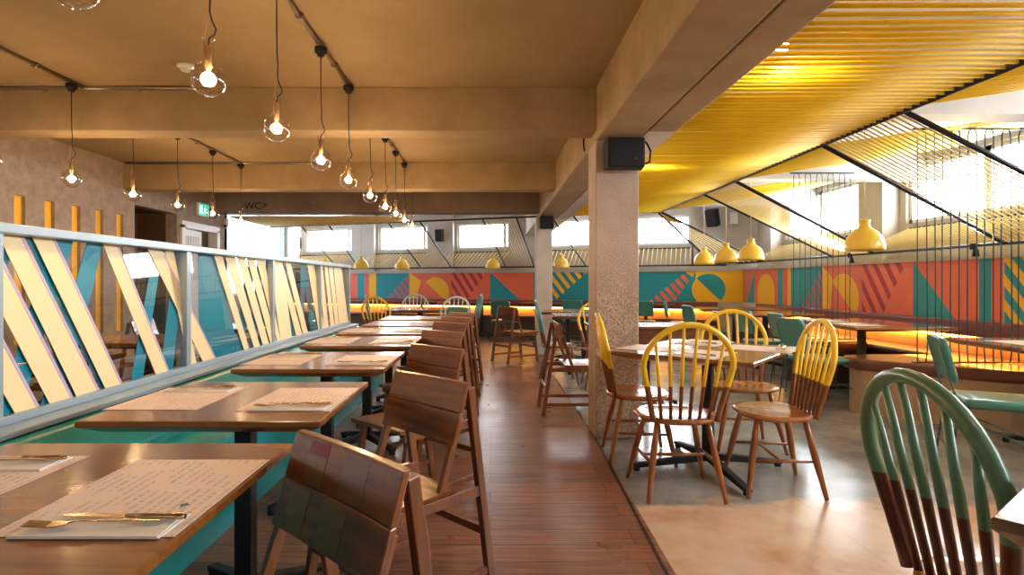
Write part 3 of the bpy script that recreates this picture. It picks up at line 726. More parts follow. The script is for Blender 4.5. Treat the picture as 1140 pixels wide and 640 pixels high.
def setting(x, y, z, rz, where, cut=True, nx=0.0, ny=-.13, nrz=0):
    c, s_ = math.cos(rz), math.sin(rz)
    place(mat0, used['m'], (x, y, z+.0004), rz, 'printed paper placemat '+where, 'printed paper placemats'); used['m'] = 1
    if not cut: return
    W = lambda a, b: (x+c*a-s_*b, y+s_*a+c*b)
    px, py = W(nx, ny)
    place(nap0, used['n'], (px, py, z+.0014), rz+nrz, 'folded white napkin '+where, 'folded napkins'); used['n'] = 1
    px, py = W(nx, ny-.012)
    place(fork0, used['f'], (px, py, z+.0056), rz+R(8)+nrz, 'gold fork '+where, 'forks'); used['f'] = 1
    px, py = W(nx+.02, ny+.018)
    place(knife0, used['k'], (px, py, z+.0056), rz-R(2)+nrz, 'gold knife '+where, 'knives'); used['k'] = 1
for i, (a, b) in enumerate(TY):
    zt = .7505
    my = a+.35 if i == 0 else a+.33
    setting(-.675, my-(0.0), zt, 0, 'on the aisle end of the %s partition row table' % ordn[i], True, .01, -.155 if i else -.165)
    if i < 5: setting(-1.12, my+(.02 if i else .03), zt, 0, 'on the banquette end of the %s partition row table' % ordn[i], True, 0, .14)

fm = mat0
m = MB(); lf = []
for i in range(16):
    a = 2*PI*i/16; r = .011 if i % 4 in (0, 1, 3) and i % 2 == 0 else .0065; lf.append((r*math.cos(a), r*1.2*math.sin(a)))
m.prism(lf, .0008, .0011); m.prism([(-.0015, -.018), (.0015, -.018), (.0015, 0), (-.0015, 0)], .0008, .0011)
lo = m.build('printed_leaf', mat('print_green', (.05, .16, .11), .6), fm); lo.location = (.10, -.07, 0)
# ------------------------------------------------------------------ chairs
def windsor(dip, seatm, legm, name='windsor_chair', hr=.0155, sr=1.12):
    t = thing(name, '', 'chair')
    zc = .44
    # hoop
    pts = []
    def hy(z): return -.165-.20*(z-zc)
    base = [(.170, .43), (.182, .50), (.200, .58), (.220, .66)]
    for x, z in base: pts.append((x, z))
    for i in range(1, 18):
        a = PI*i/18; pts.append((.236*math.cos(a) if abs(math.cos(a)) < 1 else .236, .70+.25*math.sin(a)**.92))
    pts = base+[(.233, .72)]+[(.236*math.cos(PI*i/18), .715+.235*math.sin(PI*i/18)) for i in range(1, 18)]+[(-.233, .72)]+[(-x, z) for x, z in reversed(base)]
    MB().tube([(x, hy(z), z) for x, z in pts], hr, 10, flat=(0, 1, 0)).build('back_hoop', dip, t)
    for i in range(6):
        xb = (-.125+.05*i); xt = xb*1.42
        zt = .715+.235*math.sqrt(max(0, 1-(xt/.236)**2))-.004
        p = [(xb, hy(zc), zc-.005), ((xb+xt)/2, hy((zc+zt)/2), (zc+zt)/2), (xt, hy(zt), zt)]
        MB().tube(p, [.0085*sr, .0095*sr, .007*sr], 8).build('spindle', dip, t)
    # saddle seat
    def outline(k, n=32):
        o = []
        for i in range(n):
            a = 2*PI*i/n; c, s_ = math.cos(a), math.sin(a)
            rx = .222*k*(abs(c)**.8*(1 if c > 0 else -1)) if False else .222*k*c
            ry = .205*k*s_
            f = 1+.06*math.cos(2*a-PI/2*0)*0
            w = 1.0+.07*s_            # wider at the front
            sq = 1.0+.07*abs(math.sin(2*a))
            o.append((rx*w*sq, ry*sq))
        return o
    rg = [[(x, y, z) for x, y in outline(k)] for k, z in ((.86, .408), (.97, .418), (1.0, .428), (.995, .438), (.94, .443), (.80, .438), (.4, .433), (.02, .431))]
    MB().rings(rg).build('seat', seatm, t)
    for sx in (-1, 1):
        for (ty, fy, fx) in ((-.12, -.205, .205), (.13, .205, .225)):
            A = Vector((sx*.135, ty, .415)); B = Vector((sx*fx, fy, .004))
            MB().tube([A, A.lerp(B, .25), A.lerp(B, .5), A.lerp(B, .8), B], [.013, .017, .0185, .0135, .011], 10).build('leg', legm, t)
    for sx in (-1, 1):
        f = .53
        a = Vector((sx*(.135+(.205-.135)*f), -.12-.085*f, .415-.411*f)); b = Vector((sx*(.135+(.225-.135)*f), .13+.075*f, .415-.411*f))
        MB().tube([a, a.lerp(b, .5), b], [.007, .0105, .007], 8).build('side_stretcher', legm, t)
    z = .415-.411*.53
    MB().tube([(-.178, .02, z), (0, .02, z), (.178, .02, z)], [.007, .011, .007], 8).build('cross_stretcher', legm, t)
    return t

def slat_chair(name='wooden_chair'):
    """walnut chair: wide two board back on A shaped side frames"""
    t = thing(name, '', 'chair')
    W = .43; hx = .195
    # back boards (curved pair with a crease)
    def board(z0, y0, z1, y1, nm, mats, inlay=False):
        m = MB(); th = .018
        n = 8
        rg = []
        for i in range(n+1):
            x = -W/2+W*i/n; bow = -.007*(1-(2*i/n-1)**2)
            rg.append([(x, y0+bow, z0), (x, y1+bow, z1), (x, y1+bow-th, z1+.003), (x, y0+bow-th, z0)])
        m.rings(rg, smooth=False)
        return m.build(nm, mats, t, .003)
    board(.7075, -.1633, .808, -.1945, 'upper_back_board', 'walnut'); board(.600, -.130, .7055, -.1627, 'lower_back_board', 'walnut')
    m = MB(); m.box(.02, .075, -.2005, -.170, .765, .8045)
    for sx in (-1, 1):
        # long rear leg, leaning, runs up the back edge
        MB().bar((sx*hx, -.345, 0), (sx*(hx+.004), -.222, .79), .028, .036, (1, 0, 0), w2=.026, h2=.03).build('leg', 'walnut_z', t, .003)
        # short post from seat rail to boards
        MB().bar((sx*hx, -.085, .425), (sx*hx, -.178, .69), .022, .026, (1, 0, 0)).build('back_post', 'walnut_z', t, .003)
        MB().bar((sx*hx, .205, 0), (sx*(hx-.008), .15, .425), .028, .034, (1, 0, 0)).build('leg', 'walnut_z', t, .003)
        MB().bar((sx*hx, .19, .405), (sx*hx, -.285, .405), .024, .038, (1, 0, 0)).build('seat_rail', 'walnut_z', t, .002)
        MB().bar((sx*hx, .195, .10), (sx*hx, -.33, .10), .020, .028, (1, 0, 0)).build('side_stretcher', 'walnut_z', t, .002)
    MB().bar((-hx, -.31, .245), (hx, -.31, .245), .024, .03, (0, 1, 0)).build('cross_stretcher', 'walnut_z', t, .002)
    MB().bar((-hx, .175, .22), (hx, .175, .22), .024, .03, (0, 1, 0)).build('cross_stretcher', 'walnut_z', t, .002)
    # dished seat
    rg = []
    for i in range(9):
        y = -.155+.375*i/8; dz = -.012*math.sin(PI*min(1, i/7)); rg.append([(-.205, y, .426), (.205, y, .426), (.212, y, .446+dz*.3), (0, y, .447+dz), (-.212, y, .446+dz*.3)])
    MB().rings(rg, smooth=False).build('seat', 'walnut', t, .003)
    return t

def wire_chair(name='metal_chair', pad='vinyl_green'):
    t = thing(name, '', 'chair'); r = .006
    def rr(x0, x1, y0, y1, z0, z1, c=.05, n=5):
        pts = []
        for cx, cy, a0 in ((x1-c, y1-c, 0), (x0+c, y1-c, 90), (x0+c, y0+c, 180), (x1-c, y0+c, 270)):
            for i in range(n): a = R(a0+90*i/(n-1)); pts.append((cx+c*math.cos(a), cy+c*math.sin(a)))
        return pts
    o = rr(-.215, .215, -.20, .22, 0, 0)
    rg = [[(x*k, .01+(y-.01)*k, z) for x, y in o] for k, z in ((.96, .425), (1, .435), (1, .455), (.97, .468), (.6, .472))]
    MB().rings(rg).build('seat_pad', pad, t)
    o = rr(-.19, .19, .56, .83, 0, 0)
    def by(z): return -.215-.22*(z-.45)
    rg = []
    for k, d in ((.95, .020), (1, .012), (1, -.012), (.95, -.022)):
        rg.append([(x*k, by(z)+d, .695+(z-.695)*k) for x, z in o])
    MB().rings(list(reversed(rg))).build('back_pad', pad, t)
    for sx in (-1, 1):
        x = sx*.20
        MB().tube([(x*.95, by(.80)-.028, .80), (x, by(.5)-.02, .5), (x, -.22, .40), (x, -.12, .30), (x*1.05, .06, .02), (x*1.05, .075, .006)], r, 7).build('back_leg', 'wire', t) if False else None
        MB().tube([(x*.85, by(.79)-.026, .79), (x*.95, -.225, .42), (x*1.05, -.27, .006)], r, 7).build('leg', 'wire', t)
        MB().tube([(x, .20, .43), (x*1.08, .25, .006)], r, 7).build('leg', 'wire', t)
        MB().tube([(x, -.20, .425), (x, .20, .425)], r, 7).build('seat_rail', 'wire', t)
        MB().tube([(x*.97, -.235, .36), (x*1.04, .225, .18)], r*.8, 6).build('side_brace', 'wire', t)
    MB().tube([(-.205, -.255, .15), (.205, -.255, .15)], r*.8, 6).build('cross_bar', 'wire', t)
    MB().tube([(-.205, .24, .12), (.205, .24, .12)], r*.8, 6).build('cross_bar', 'wire', t)
    return t

def face(dx, dy): return math.atan2(dy, dx)-PI/2       # chairs face local +y

# walnut chairs along the partition tables
wc = slat_chair()
# red inlay and lighter blocks of the patchwork back
rows = [(-.355, 1.11, 0), (-.275, 2.06, 0), (-.34, 3.08, 2), (-.39, 4.10, 3), (-.40, 4.96, 1), (-.40, 5.78, 0), (-.38, 6.75, 2)]
WCH = []
lab = ['patchwork dark wooden chair with a red inlay in its back, nearest the camera', 'dark walnut chair with a wide plain back at the second partition table', 'dark walnut chair with a wide back at the third partition table',
       'dark walnut chair at the fourth partition table', 'walnut chair at the fifth partition table', 'walnut chair at the sixth partition table', 'walnut chair farthest along the partition row']
for i, (x, y, d) in enumerate(rows):
    x0, y0 = x, y
    WCH.append(place(wc, i > 0, (x0-.10, y0-.0, 0), face(-.70, -.71)+R(d), lab[i], 'wooden chairs along the partition row'))
# patchwork blocks only on the nearest chair
def patch(x0, x1, z0, z1, col, nm):
    yb = lambda z: (-.180-.02*(z-.615)/.19)
    m = MB(); m.add([(x0, -.158-.17*(z0-.615)+.0, z0)]*0 or [], []) if False else None
    mb = MB()
    def yy(x, z):
        bow = -.007*(1-(2*x/.43)**2)
        base = -.130-.31*(z-.600)
        return base+bow
    vs = []
    for (x, z) in ((x0, z0), (x1, z0), (x1, z1), (x0, z1)): vs.append((x, yy(x, z)+.0012, z))
    for (x, z) in ((x0, z0), (x1, z0), (x1, z1), (x0, z1)): vs.append((x, yy(x, z)-.004, z))
    mb.add(vs, [(0, 1, 2, 3), (7, 6, 5, 4), (0, 4, 5, 1), (1, 5, 6, 2), (2, 6, 7, 3), (3, 7, 4, 0)])
    return mb.build(nm, col, WCH[0])
patch(.06, .14, .775, .803, 'red_inlay', 'inlay')
patch(.06, .14, .712, .773, 'oak_dark', 'inlay') if 'oak_dark' in M else None
M['oak_dark'] = wood_mat('oak_dark', (.10, .042, .012), (.23, .10, .03), .3, 'X', 5, .4)
patch(.06, .14, .712, .773, 'oak_dark', 'inlay'); patch(-.10, -.01, .712, .800, 'oak_dark', 'inlay'); patch(-.06, .03, .612, .698, 'oak_dark', 'inlay'); patch(.09, .17, .612, .698, 'oak_dark', 'inlay')

# walnut chairs in the middle of the room
o = place(wc, True, (.80, 5.22, 0), face(1, .02), 'walnut chair just left of the near pillar, facing right'); 
for ch in [c for c in o.children if c.name.startswith('inlay')]: bpy.data.objects.remove(ch)
o = place(wc, True, (.42, 8.55, 0), face(.82, .57), 'pale topped wooden chair standing in the aisle before the far pillar')
for ch in [c for c in o.children if c.name.startswith('inlay')]: bpy.data.objects.remove(ch)

# main group of yellow dipped hoop back chairs
wy = windsor('dip_yellow', 'bentwood', 'bentleg')
YC = [((1.04, 3.23), (.02, 1), 'yellow and brown hoop back chair in front of the table, back to the camera'),
      ((.985, 3.86), (1, -.08), 'yellow and brown hoop back chair seen edge on against the near pillar'),
      ((1.62, 3.30), (-1, .12), 'yellow and brown hoop back chair on the right of the table, facing left'),
      ((1.80, 4.10), (-.12, -1), 'yellow and brown hoop back chair on the far side of the table, facing the camera')]
for i, (p, d, l) in enumerate(YC): place(wy, i > 0, (*p, 0), face(*d), l, 'yellow hoop back chairs around the near table')
place(wy, True, (-1.60, 8.62, 0), face(.35, 1), 'yellow hoop back chair at the far end of the partition row', 'far hoop back chairs')
wg = windsor('dip_green', 'bentwood', 'dip_green', 'windsor_chair', .0185, 1.25)
place(wg, False, (1.240, 1.318, 0), face(1, -.085), 'sage green hoop back chair with dark brown legs in the right foreground')
ww = windsor('dip_white', 'bentwood', 'bentleg')
place(ww, False, (-1.32, 9.95, 0), face(.05, -1), 'white hoop back chair behind the far table, facing the camera', 'far hoop back chairs')
place(ww, True, (-.62, 8.75, 0), face(-.5, 1), 'white hoop back chair on the right side of the far table', 'far hoop back chairs')
wt = windsor('dip_teal', 'dip_teal', 'dip_teal')
place(wt, False, (-1.72, 9.15, 0), face(1, .2), 'pale teal hoop back chair on the left of the far table', 'far hoop back chairs')
place(wt, True, (-.42, 9.55, 0), face(-1, -.2), 'pale teal hoop back chair on the right of the far table', 'far hoop back chairs')
place(wt, True, (.80, 6.75, 0), face(1, 0), 'dark teal spindle chair between the near and far pillars')
place(wy, True, (1.25, 6.42, 0), face(0, -1), 'brown spindle chair half hidden behind the near pillar')

# teal metal chairs
wm = wire_chair()
MC = [((3.09, 3.50), (.88, -.47), 'teal padded metal chair in front of the brown leather booth'),
      ((3.42, 6.28), (1, -.1), 'teal padded metal chair left of the long table by the booth'),
      ((3.34, 6.98), (1, .1), 'teal padded metal chair behind the yellow chair on the right'),
      ((3.10, 5.42), (1, .1), 'teal padded metal chair half hidden behind the right yellow chair'),
      ((3.18, 8.45), (1, .05), 'teal padded metal chair below the left pair of yellow pendants'),
      ((3.40, 10.20), (1, -.4), 'teal padded metal chair near the far corner bench'),
      ((2.80, 10.55), (.3, 1), 'teal padded metal chair just right of the near pillar, far away'),
      ((.28, 10.75), (.4, 1), 'teal padded metal chair at the far bench, left of the pale wooden chair'),
      ((1.62, 11.05), (.3, 1), 'teal padded metal chair seen in the gap between the pillars'),
      ((-.62, 7.62), (-.6, -.8), 'teal padded chair just past the row of wooden chairs')]
for i, (p, d, l) in enumerate(MC): place(wm, i > 0, (*p, 0), face(*d), l, 'teal padded metal chairs')

# ------------------------------------------------------------------ other tables
def one_table(w, d, loc, rz, lab, **k):
    t = table_proto(w, d, lab, **k); t.location = (*loc, 0); t.rotation_euler = (0, 0, rz); return t
one_table(1.0, .82, (1.37, 3.62), R(50), 'brown wooden table ringed by yellow hoop back chairs', top='tabletop_red', bev=.07, cross=.40)
ft = one_table(.95, .75, (1.394, .897), R(37.4), 'corner of a brown table at the right edge beside the sage green chair', top='tabletop_red', H=.80, bev=.03)
one_table(.98, 1.35, (3.86, 5.98), 0, 'long brown table between the booth seats by the right wall', top='tabletop_red', bev=.10, cross=.3)
one_table(1.15, .72, (3.98, 3.98), R(-4), 'brown table at the right edge in front of the teal cords', top='tabletop_red', bev=.08)
one_table(1.15, .85, (3.80, 7.95), 0, 'brown table behind the long booth table', top='tabletop_red', bev=.06)
one_table(1.2, .8, (3.95, 9.3), R(-8), 'brown table below the farthest yellow pendants', top='tabletop_red', bev=.05)
bt = one_table(1.15, .6, (1.55, 5.72), 0, 'brown table with deep side panel right of the near pillar', top='tabletop_red', bev=.03)
m = MB(); m.box(-.55, .55, -.27, -.25, .46, .71); m.build('apron_panel', 'walnut', bt)
one_table(.8, .68, (1.22, 7.5), 0, 'small brown table between the pillars, in front', top='tabletop_red')
one_table(1.0, .7, (1.15, 8.55), 0, 'pale topped table in front of the far pillar', top='tabletop_red')
one_table(.95, .95, (-1.12, 9.1), 0, 'brown table ringed by white and teal hoop back chairs', top='tabletop_red')
RB = -R(20.8)
for s, l in ((3.75, 'brown table at the far bench behind the far pillar'), (5.15, 'brown table at the far bench under the teal triangle of the mural'), (6.6, 'brown table at the far bench under the yellow disc of the mural'),
             (8.0, 'brown table at the far bench under the teal block of the mural'), (1.75, 'brown table at the far bench right of the near pillar')):
    p = Bk(s, -.62, 0); one_table(1.1, .62, (p[0], p[1]), RB, l, top='tabletop_red', bev=.03)
# printed mats on the round group table and others
for (x, y, rz, l) in ((1.22, 3.36, R(-40), 'on the near side of the yellow chair table'), (1.70, 3.62, R(50), 'on the right side of the yellow chair table'), (1.05, 3.62, R(50), 'on the pillar side of the yellow chair table'), (1.47, 3.98, R(-40), 'on the far side of the yellow chair table'),
                      (3.65, 5.7, 0, 'on the long booth table, near end'), (3.65, 6.3, 0, 'on the long booth table, far end'), (3.75, 3.98, R(90), 'on the table at the right edge')):
    setting(x, y, .7505, rz, l)
# things beyond the glass partition
for i, y in enumerate((1.9, 3.1, 4.3, 5.5)):
    place(tp, True, (-2.55, y, 0), 0, '%s table seen through the striped glass partition' % ordn[i], 'tables beyond the partition')
    o = place(wc, True, (-3.15, y+.05, 0), face(1, .1), '%s wooden chair seen through the striped glass partition' % ordn[i], 'chairs beyond the partition')
    for ch in [c for c in o.children if c.name.startswith('inlay')]: bpy.data.objects.remove(ch)
for w in WCH[1:]:
    for ch in [c for c in w.children if c.name.startswith('inlay')]: bpy.data.objects.remove(ch)

# ------------------------------------------------------------------ lights
def bulb_proto():
    t = thing('bulb_pendant', '', 'pendant lamp')          # origin at globe centre
    up = CZ-1.91
    r = .0625
    prof = [(r*math.sin(PI*i/16), -r*math.cos(PI*i/16)) for i in range(0, 14)]
    prof += [(.024, .062), (.0185, .072), (.0175, .13), (.018, .142), (.0225, .145), (.0225, .149), (.017, .151)]
    prof[0] = (.0004, -r)
    MB().lathe(prof, 28).build('glass_globe', 'bulbglass', t)
    MB().lathe([(.0005, .03), (.009, .032), (.0125, .05), (.0125, .118), (.008, .124), (.0005, .125)], 14).build('socket', 'brass', t)
    MB().lathe([(.0005, -.022), (.010, -.016), (.015, .002), (.011, .022), (.0005, .03)], 14).build('filament', 'filament', t)
    pts = [(0, 0, .12), (.002, 0, .15), (.020, 0, .165), (.026, 0, .185), (.012, 0, .215), (.004, 0, .25), (.006, 0, .30), (.002, 0, .36), (0, 0, .45), (0, 0, up-.075)]
    MB().tube(pts, .0032, 7).build('flex', 'cord', t)
    MB().tube([(-.015, 0, .148), (-.005, 0, .21), (.004, 0, .255)], .0012, 5).build('hanging_wire', 'brass', t)
    return t
def rose_parts(t, up):
    MB().lathe([(.0005, up-.082), (.020, up-.08), (.026, up-.06), (.036, up-.058), (.038, up-.03), (.026, up-.025), (.0005, up-.024)], 16).build('ceiling_rose', 'black', t)
bp = bulb_proto(); rose_parts(bp, CZ-1.91)
bx = [(-1.03, y, 'near') for y in (1.42, 2.10, 2.77, 3.49, 4.17, 4.92, 5.63, 6.25, 6.88, 7.55)]
bl = [(-3.01, y, 'far') for y in (3.45, 4.13, 4.84, 5.53, 6.23, 6.93)]
cnt = ['first', 'second', 'third', 'fourth', 'fifth', 'sixth', 'seventh', 'eighth', 'ninth', 'tenth']
def up_at(y): return 0
k = 0
for idx, (x, y, row) in enumerate(bx+bl):
    if row == 'near': l = '%s lit globe bulb from the camera above the partition tables' % cnt[idx]
    else: l = '%s lit globe bulb from the camera beyond the partition' % cnt[idx-len(bx)]
    place(bp, idx > 0, (x, y, 1.91), R(random.uniform(-30, 30)), l, 'clear globe bulb pendants')
    ld = bpy.data.lights.new('bulb_light', 'POINT'); ld.energy = 7; ld.color = (1, .66, .34); ld.shadow_soft_size = .03
    lo = bpy.data.objects.new('bulb_light', ld); COL.objects.link(lo); lo.location = (x, y, 1.91)
# conduits on the ceiling
def conduit(pts, lab, r=.014, clips=()):
    t = thing('conduit', lab, 'conduit')
    MB().tube(pts, r, 8).build('pipe', 'galv', t)
    for c in clips:
        MB().tube([(c[0]-.0, c[1]-.012, c[2]), (c[0], c[1]+.012, c[2])] if True else [], r*1.7, 8).build('clip', 'galv', t)
zc = CZ-.0125
conduit([(-1.03, -.5, zc), (-1.03, 4.24, zc)], 'metal conduit on the ceiling carrying the nearest row of bulbs', clips=[(-1.03, y, zc) for y in (1.1, 1.75, 2.45, 3.1, 3.8)])
conduit([(-1.03, 4.53, zc), (-1.03, 6.93, zc)], 'metal conduit between the first two cross beams above the near bulb row', clips=[(-1.03, y, zc) for y in (5.3, 6.0)])
conduit([(-3.01, -.5, zc), (-3.01, 4.24, zc)], 'metal conduit on the ceiling at the far left', clips=[(-3.01, y, zc) for y in (2.4, 3.1, 3.8)])
conduit([(-3.01, 4.53, zc), (-3.01, 6.93, zc)], 'metal conduit between cross beams at the left above the far bulb row', clips=[(-3.01, y, zc) for y in (5.2, 5.9)])
conduit([(-4.4, 4.255, CZ-.014), (-2.2, 4.255, CZ-.014)], 'metal conduit running along the top of the nearest cross beam', clips=[(x, 4.255, CZ-.014) for x in (-3.3, -2.6)])
conduit([(-4.4, 6.945, CZ-.014), (-2.1, 6.945, CZ-.014)], 'metal conduit running along the top of the second cross beam', clips=[(-3.0, 6.945, CZ-.014)])
# smoke detector
sd = thing('smoke_detector', 'white round smoke detector on the tan ceiling near the first cross beam', 'smoke detector', (-2.03, 3.83, CZ))
MB().lathe([(.0005, 0), (.055, 0), (.055, -.018), (.048, -.024), (.0005, -.024)], 24).build('base', 'white', sd)
MB().lathe([(.034, -.024), (.034, -.040), (.028, -.046), (.0005, -.047)], 20).build('sensor', 'white', sd)

# yellow bell pendants
def bell():
    t = thing('yellow_pendant', '', 'pendant lamp')  # origin at rim centre
    pr = [(a, b*1.2) for a, b in [(.157, .0), (.160, .006), (.158, .035), (.150, .065), (.132, .10), (.105, .13), (.075, .152), (.048, .168), (.042, .185), (.040, .205), (.046, .212), (.046, .222), (.030, .226), (.0005, .227)]]
    inn = [(r-.006 if r > .02 else r, z-.004) for r, z in reversed(pr[:-3])]
    MB().lathe(inn[::-1][::-1]+pr, 30).build('lamp_shade', 'lampyellow', t)
    MB().tube([(0, 0, .27), (0, 0, 2.85-1.455)], .004, 6).build('flex', 'cordwhite', t)
    MB().lathe([(.0005, .075), (.02, .08), (.03, .105), (.02, .13), (.0005, .14)], 12).build('bulb', 'frost', t)
    return t
bl0 = bell()
YP = [(3.33, 5.12, 'large yellow bell pendant nearest the camera, over the booth table'), (3.33, 7.35, 'yellow bell pendant rightmost of the cluster of three by the far corner'),
      (3.34, 8.15, 'yellow bell pendant in the middle of the cluster of three'), (3.42, 9.2, 'yellow bell pendant leftmost of the cluster of three'),
      (1.42, 11.5, 'yellow bell pendant half hidden behind the far pillar'), (.05, 12.0, 'yellow bell pendant left of the far pillar'), (-1.92, 12.5, 'yellow bell pendant over the hoop back chairs'),
      (-2.72, 12.1, 'yellow bell pendant just past the end of the glass partition'), (-3.62, 12.6, 'yellow bell pendant leftmost of all, above the partition rail')]
for i, (x, y, l) in enumerate(YP): place(bl0, i > 0, (x, y, 1.455), 0, l, 'yellow bell pendants')

# speakers
def speaker(w, d, h, loc, rz, lab, tilt=0, cable=False):
    t = thing('wall_speaker', lab, 'speaker', loc, rz); t.rotation_euler = (tilt, 0, rz)
    m = MB(); m.prism([(-w/2, d/2), (-w/2*.92, -d/2), (w/2*.92, -d/2), (w/2, d/2)], -h/2, h/2); m.build('cabinet', 'black', t, .012)
    m = MB(); m.box(-w/2*.84, w/2*.84, -d/2-.005, -d/2+.002, -h/2*.9, h/2*.9); m.build('grille', 'iron', t, .003)
    MB().lathe([(.0005, 0), (.006, 0), (.006, .003), (.0005, .004)], 10, (w*.22, -d/2-.006, -h*.22)).build('badge', 'gold', t)
    m = MB(); m.box(-.02, .02, d/2-.002, d/2+.05, -.05, .05); m.build('bracket', 'steel', t)
    if cable:
        MB().tube([(w/2-.02, .0, h/2), (w/2+.02, .02, h/2-.02), (w/2+.05, .02, .03), (w/2+.045, .02, -.05), (w/2-.02, .03, -.08)], .008, 8).build('cable', 'black', t)
speaker(.29, .14, .215, (.975, 4.18, 2.10), 0, 'black speaker strapped to the top of the near pillar', cable=True)
speaker(.24, .12, .20, (.90, 9.19, 2.12), 0, 'black speaker on the far pillar below the beam')
p = Bk(6.56, .2, 2.27); speaker(.19, .14, .29, p, RB+R(12), 'black speaker on the far wall between two windows', R(6))
p = Bk(10.75, .28, 2.20); speaker(.22, .14, .29, p, RB+R(20), 'black speaker at the far left beside the bright window')
p = Bk(.55, .25, 2.45); speaker(.24, .16, .34, p, RB-R(25), 'black speaker high in the far right corner above the yellow pendants', R(18))
# clamp spots on rail
for i, (x, y, l) in enumerate(((4.66, 5.55, 'small black clamp spotlight on the right rail behind the teal cords'), (4.66, 7.45, 'small black clamp spotlight on the right rail by the large yellow pendant'))):
    t = thing('clamp_spotlight', l, 'spotlight', (x, y, ZR-.03))
    m = MB(); m.box(-.02, .02, -.02, .02, -.012, .05); m.build('clamp', 'black', t, .003)
    MB().lathe([(.0005, 0), (.022, 0), (.03, -.07), (.0005, -.065)], 14, (0, -.03, -.01)).build('head', 'black', t)
# lamps tucked above the canopy beside the long beam, and the beams of the clamp spotlights
for i, (y, l) in enumerate(((.5, 'round lamp glowing above the yellow ropes, almost overhead'), (2.9, 'round lamp glowing through the yellow ropes beside the long beam'), (5.37, 'round lamp glowing through the yellow ropes right of the near pillar'), (7.8, 'round lamp glowing above the far end of the yellow ropes'))):
    t = thing('canopy_lamp', l, 'lamp', (1.47, y, 2.36))
    MB().lathe([(.0005, -.03), (.022, -.026), (.032, -.008), (.028, .014), (.012, .03), (.0005, .031)], 16).build('bulb', 'lampglow', t)
    MB().lathe([(.014, .028), (.02, .05), (.02, .09), (.0005, .092)], 12).build('socket', 'steel', t)
    MB().tube([(0, 0, .09), (0, 0, .49)], .004, 6).build('flex', 'black', t)
    ld = bpy.data.lights.new('canopy_light', 'POINT'); ld.energy = 10; ld.color = (1, .85, .6); ld.shadow_soft_size = .04
    lo = bpy.data.objects.new('canopy_light', ld); COL.objects.link(lo); lo.location = (1.47, y, 2.31)
for x, y, tx, ty in ((4.62, 5.55, 1.9, 3.8), (4.62, 7.45, 1.9, 6.2)):
    ld = bpy.data.lights.new('clamp_spot_light', 'SPOT'); ld.energy = 170; ld.color = (1, .88, .68); ld.spot_size = R(75); ld.spot_blend = .8; ld.shadow_soft_size = .05
    lo = bpy.data.objects.new('clamp_spot_light', ld); COL.objects.link(lo); lo.location = (x, y, 1.62)
    lo.rotation_euler = (Vector((tx, ty, 2.27))-lo.location).to_track_quat('-Z', 'Y').to_euler()
# exit sign, WC sign, security camera
t = thing('exit_sign', 'green emergency exit sign high on the left wall above the door', 'sign', (XL+.02, 8.85, 2.28), 0)
m = MB(); m.box(-.018, .02, -.17, .17, -.10, .10); m.build('sign_box', 'white', t, .004)
m = MB(); m.box(.02, .023, -.155, .155, -.088, .088); m.build('sign_face', 'signgreen', t)
m = MB()
m.box(.023, .0245, -.13, -.055, -.06, .065); m.build('door_symbol', 'signwhite', t)
m = MB(); f = .0235
def figpoly(pts): n = len(pts); m.add([(f+.001, y, z) for y, z in pts]+[(f-.0004, y, z) for y, z in pts], [tuple(range(n)), tuple(reversed(range(n, 2*n)))]+[(i, n+i, n+(i+1) % n, (i+1) % n) for i in range(n)])
figpoly([(.035+.012*math.cos(a*PI/5), .055+.012*math.sin(a*PI/5)) for a in range(10)])
figpoly([(.015, .035), (.045, .04), (.035, -.005), (.008, -.005)]); figpoly([(.03, 0), (.035, -.01), (.06, -.05), (.045, -.055), (.012, -.01)]); figpoly([(.01, -.002), (.025, -.008), (-.005, -.04), (-.03, -.06), (-.038, -.05), (-.015, -.032)])
figpoly([(.04, .035), (.065, .01), (.058, .004), (.03, .022)]); figpoly([(.015, .035), (-.015, .02), (-.01, .01), (.018, .022)])
figpoly([(.085, .012), (.115, .012), (.115, .03), (.14, 0), (.115, -.03), (.115, -.012), (.085, -.012)])
m.build('running_figure', 'signwhite', t)
def text_obj(txt, size, name, matn, parent, loc, rot):
    cu = bpy.data.curves.new(name, 'FONT'); cu.body = txt; cu.size = size; cu.extrude = .004; cu.align_x = 'CENTER'
    tmp = bpy.data.objects.new(name, cu); COL.objects.link(tmp); bpy.context.view_layer.update()
    me = bpy.data.meshes.new_from_object(tmp.evaluated_get(bpy.context.evaluated_depsgraph_get())); bpy.data.objects.remove(tmp)
    o = bpy.data.objects.new(name, me); COL.objects.link(o); me.materials.clear(); me.materials.append(M[matn]); o.parent = parent; o.location = loc; o.rotation_euler = rot
    return o
t = thing('washroom_sign', 'dark WC lettering with an arrow on the farthest cross beam', 'sign', (-3.84, 9.295, 2.40))
text_obj('WC', .16, 'lettering', 'black', t, (0, 0, -.05), (PI/2, 0, 0))
m = MB(); m.bar((.15, -.003, -.04), (.20, -.003, .02), .014, .006, (0, 1, 0)); m.bar((.165, -.003, .035), (.215, -.003, .035), .006, .014, (0, 1, 0)); m.bar((.21, -.003, .035), (.20, -.003, -.005), .006, .014, (0, 1, 0)); m.build('arrow', 'black', t)
t = thing('security_camera', 'small white security camera at the end of the left wall', 'camera', (XL+.03, 9.6, 2.12))
MB().lathe([(.0005, .10), (.045, .10), (.045, .04), (.03, .02), (.0005, .02)], 16).build('mount', 'white', t)
m = MB(); m.tube([(0, .03, .0), (.02, -.07, -.02)], .035, 14); m.build('body', 'white', t)
m = MB(); m.tube([(.02, -.07, -.02), (.022, -.08, -.022)], .024, 14); m.build('lens', 'black', t)
p = Bk(-.02, .3, 2.45)
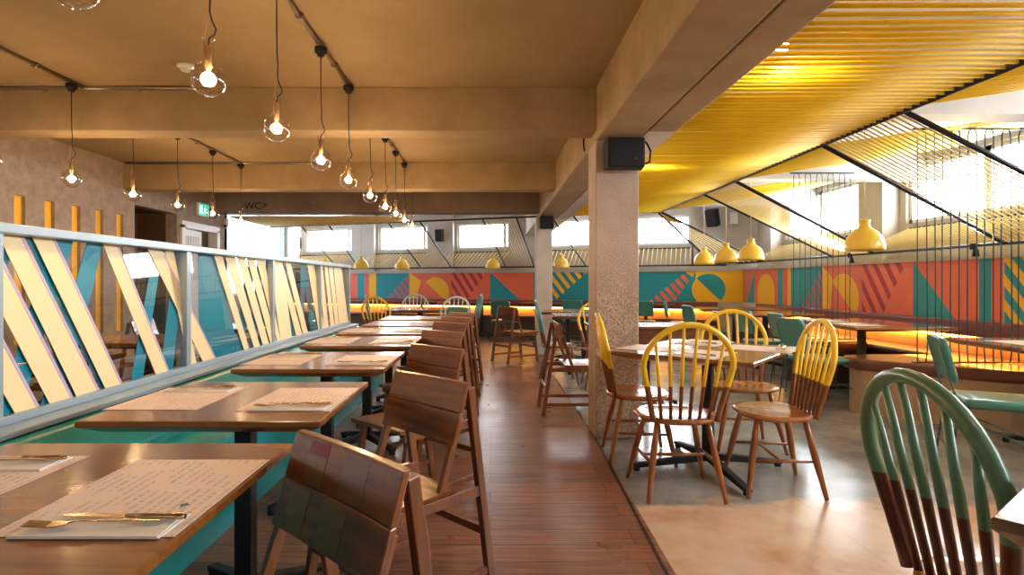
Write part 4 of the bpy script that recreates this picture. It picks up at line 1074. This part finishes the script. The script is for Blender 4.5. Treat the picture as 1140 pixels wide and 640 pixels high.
t = thing('junction_box', 'pale junction box beside the corner speaker', 'junction box', Bk(.15, .37, 2.44), RB)
m = MB(); m.box(-.07, .07, -.03, .03, -.11, .11); m.build('box', 'white', t, .004)
# cable clamp on beam side
t = thing('cable_clamp', 'small dark cable clamp on the side of the long beam left of the near pillar', 'clamp', (.780, 4.75, 2.33))
MB().tube([(0, 0, .10), (-.006, 0, .04), (-.012, 0, 0), (-.004, 0, -.08)], .007, 7).build('strap', 'black', t)

# ------------------------------------------------------------------ world, lights, camera
w = bpy.data.worlds.new('sky'); sc.world = w; w.use_nodes = True
bg = w.node_tree.nodes['Background']; bg.inputs['Color'].default_value = (.86, .93, 1, 1); bg.inputs['Strength'].default_value = 21
def portal(loc, rot, sx, sy):
    ld = bpy.data.lights.new('window_portal', 'AREA'); ld.shape = 'RECTANGLE'; ld.size = sx; ld.size_y = sy; ld.cycles.is_portal = True
    o = bpy.data.objects.new('window_portal', ld); COL.objects.link(o); o.location = loc; o.rotation_euler = rot
for a, b in HOLR: portal((XR+.55, (a+b)/2, 2.26), (0, PI/2, 0), .72, b-a)
for a, b in HOLB:
    p = Bk((a+b)/2, .55, 2.25); portal(p, (-PI/2, 0, RB), b-a, .6)
for a, b in HN: portal(((a+b)/2, YN-.15, 1.75), (PI/2, 0, 0), b-a, 1.1)
portal((-5.12, 12.47, 1.76), (0, -PI/2, 0), 1.72, 3.45)

cd = bpy.data.cameras.new('camera'); co = bpy.data.objects.new('camera', cd); COL.objects.link(co)
co.location = (0, 0, 1.17); co.rotation_euler = (PI/2, 0, 0)
cd.sensor_width = 36; cd.lens = 36*640/1140; cd.shift_x = (570-546)/1140; cd.shift_y = -(320-314)/1140; cd.clip_start = .02
sc.camera = co
sc.view_settings.view_transform = 'Standard'; sc.view_settings.look = 'None'; sc.view_settings.gamma = 1
sc.view_settings.use_curve_mapping = False
sc.view_settings.exposure = 0.78
sc.cycles.max_bounces = 8; sc.cycles.diffuse_bounces = 5; sc.cycles.transparent_max_bounces = 16; sc.cycles.caustics_reflective = False; sc.cycles.caustics_refractive = False
sc.cycles.sample_clamp_indirect = 6
sc.cycles.use_denoising = True
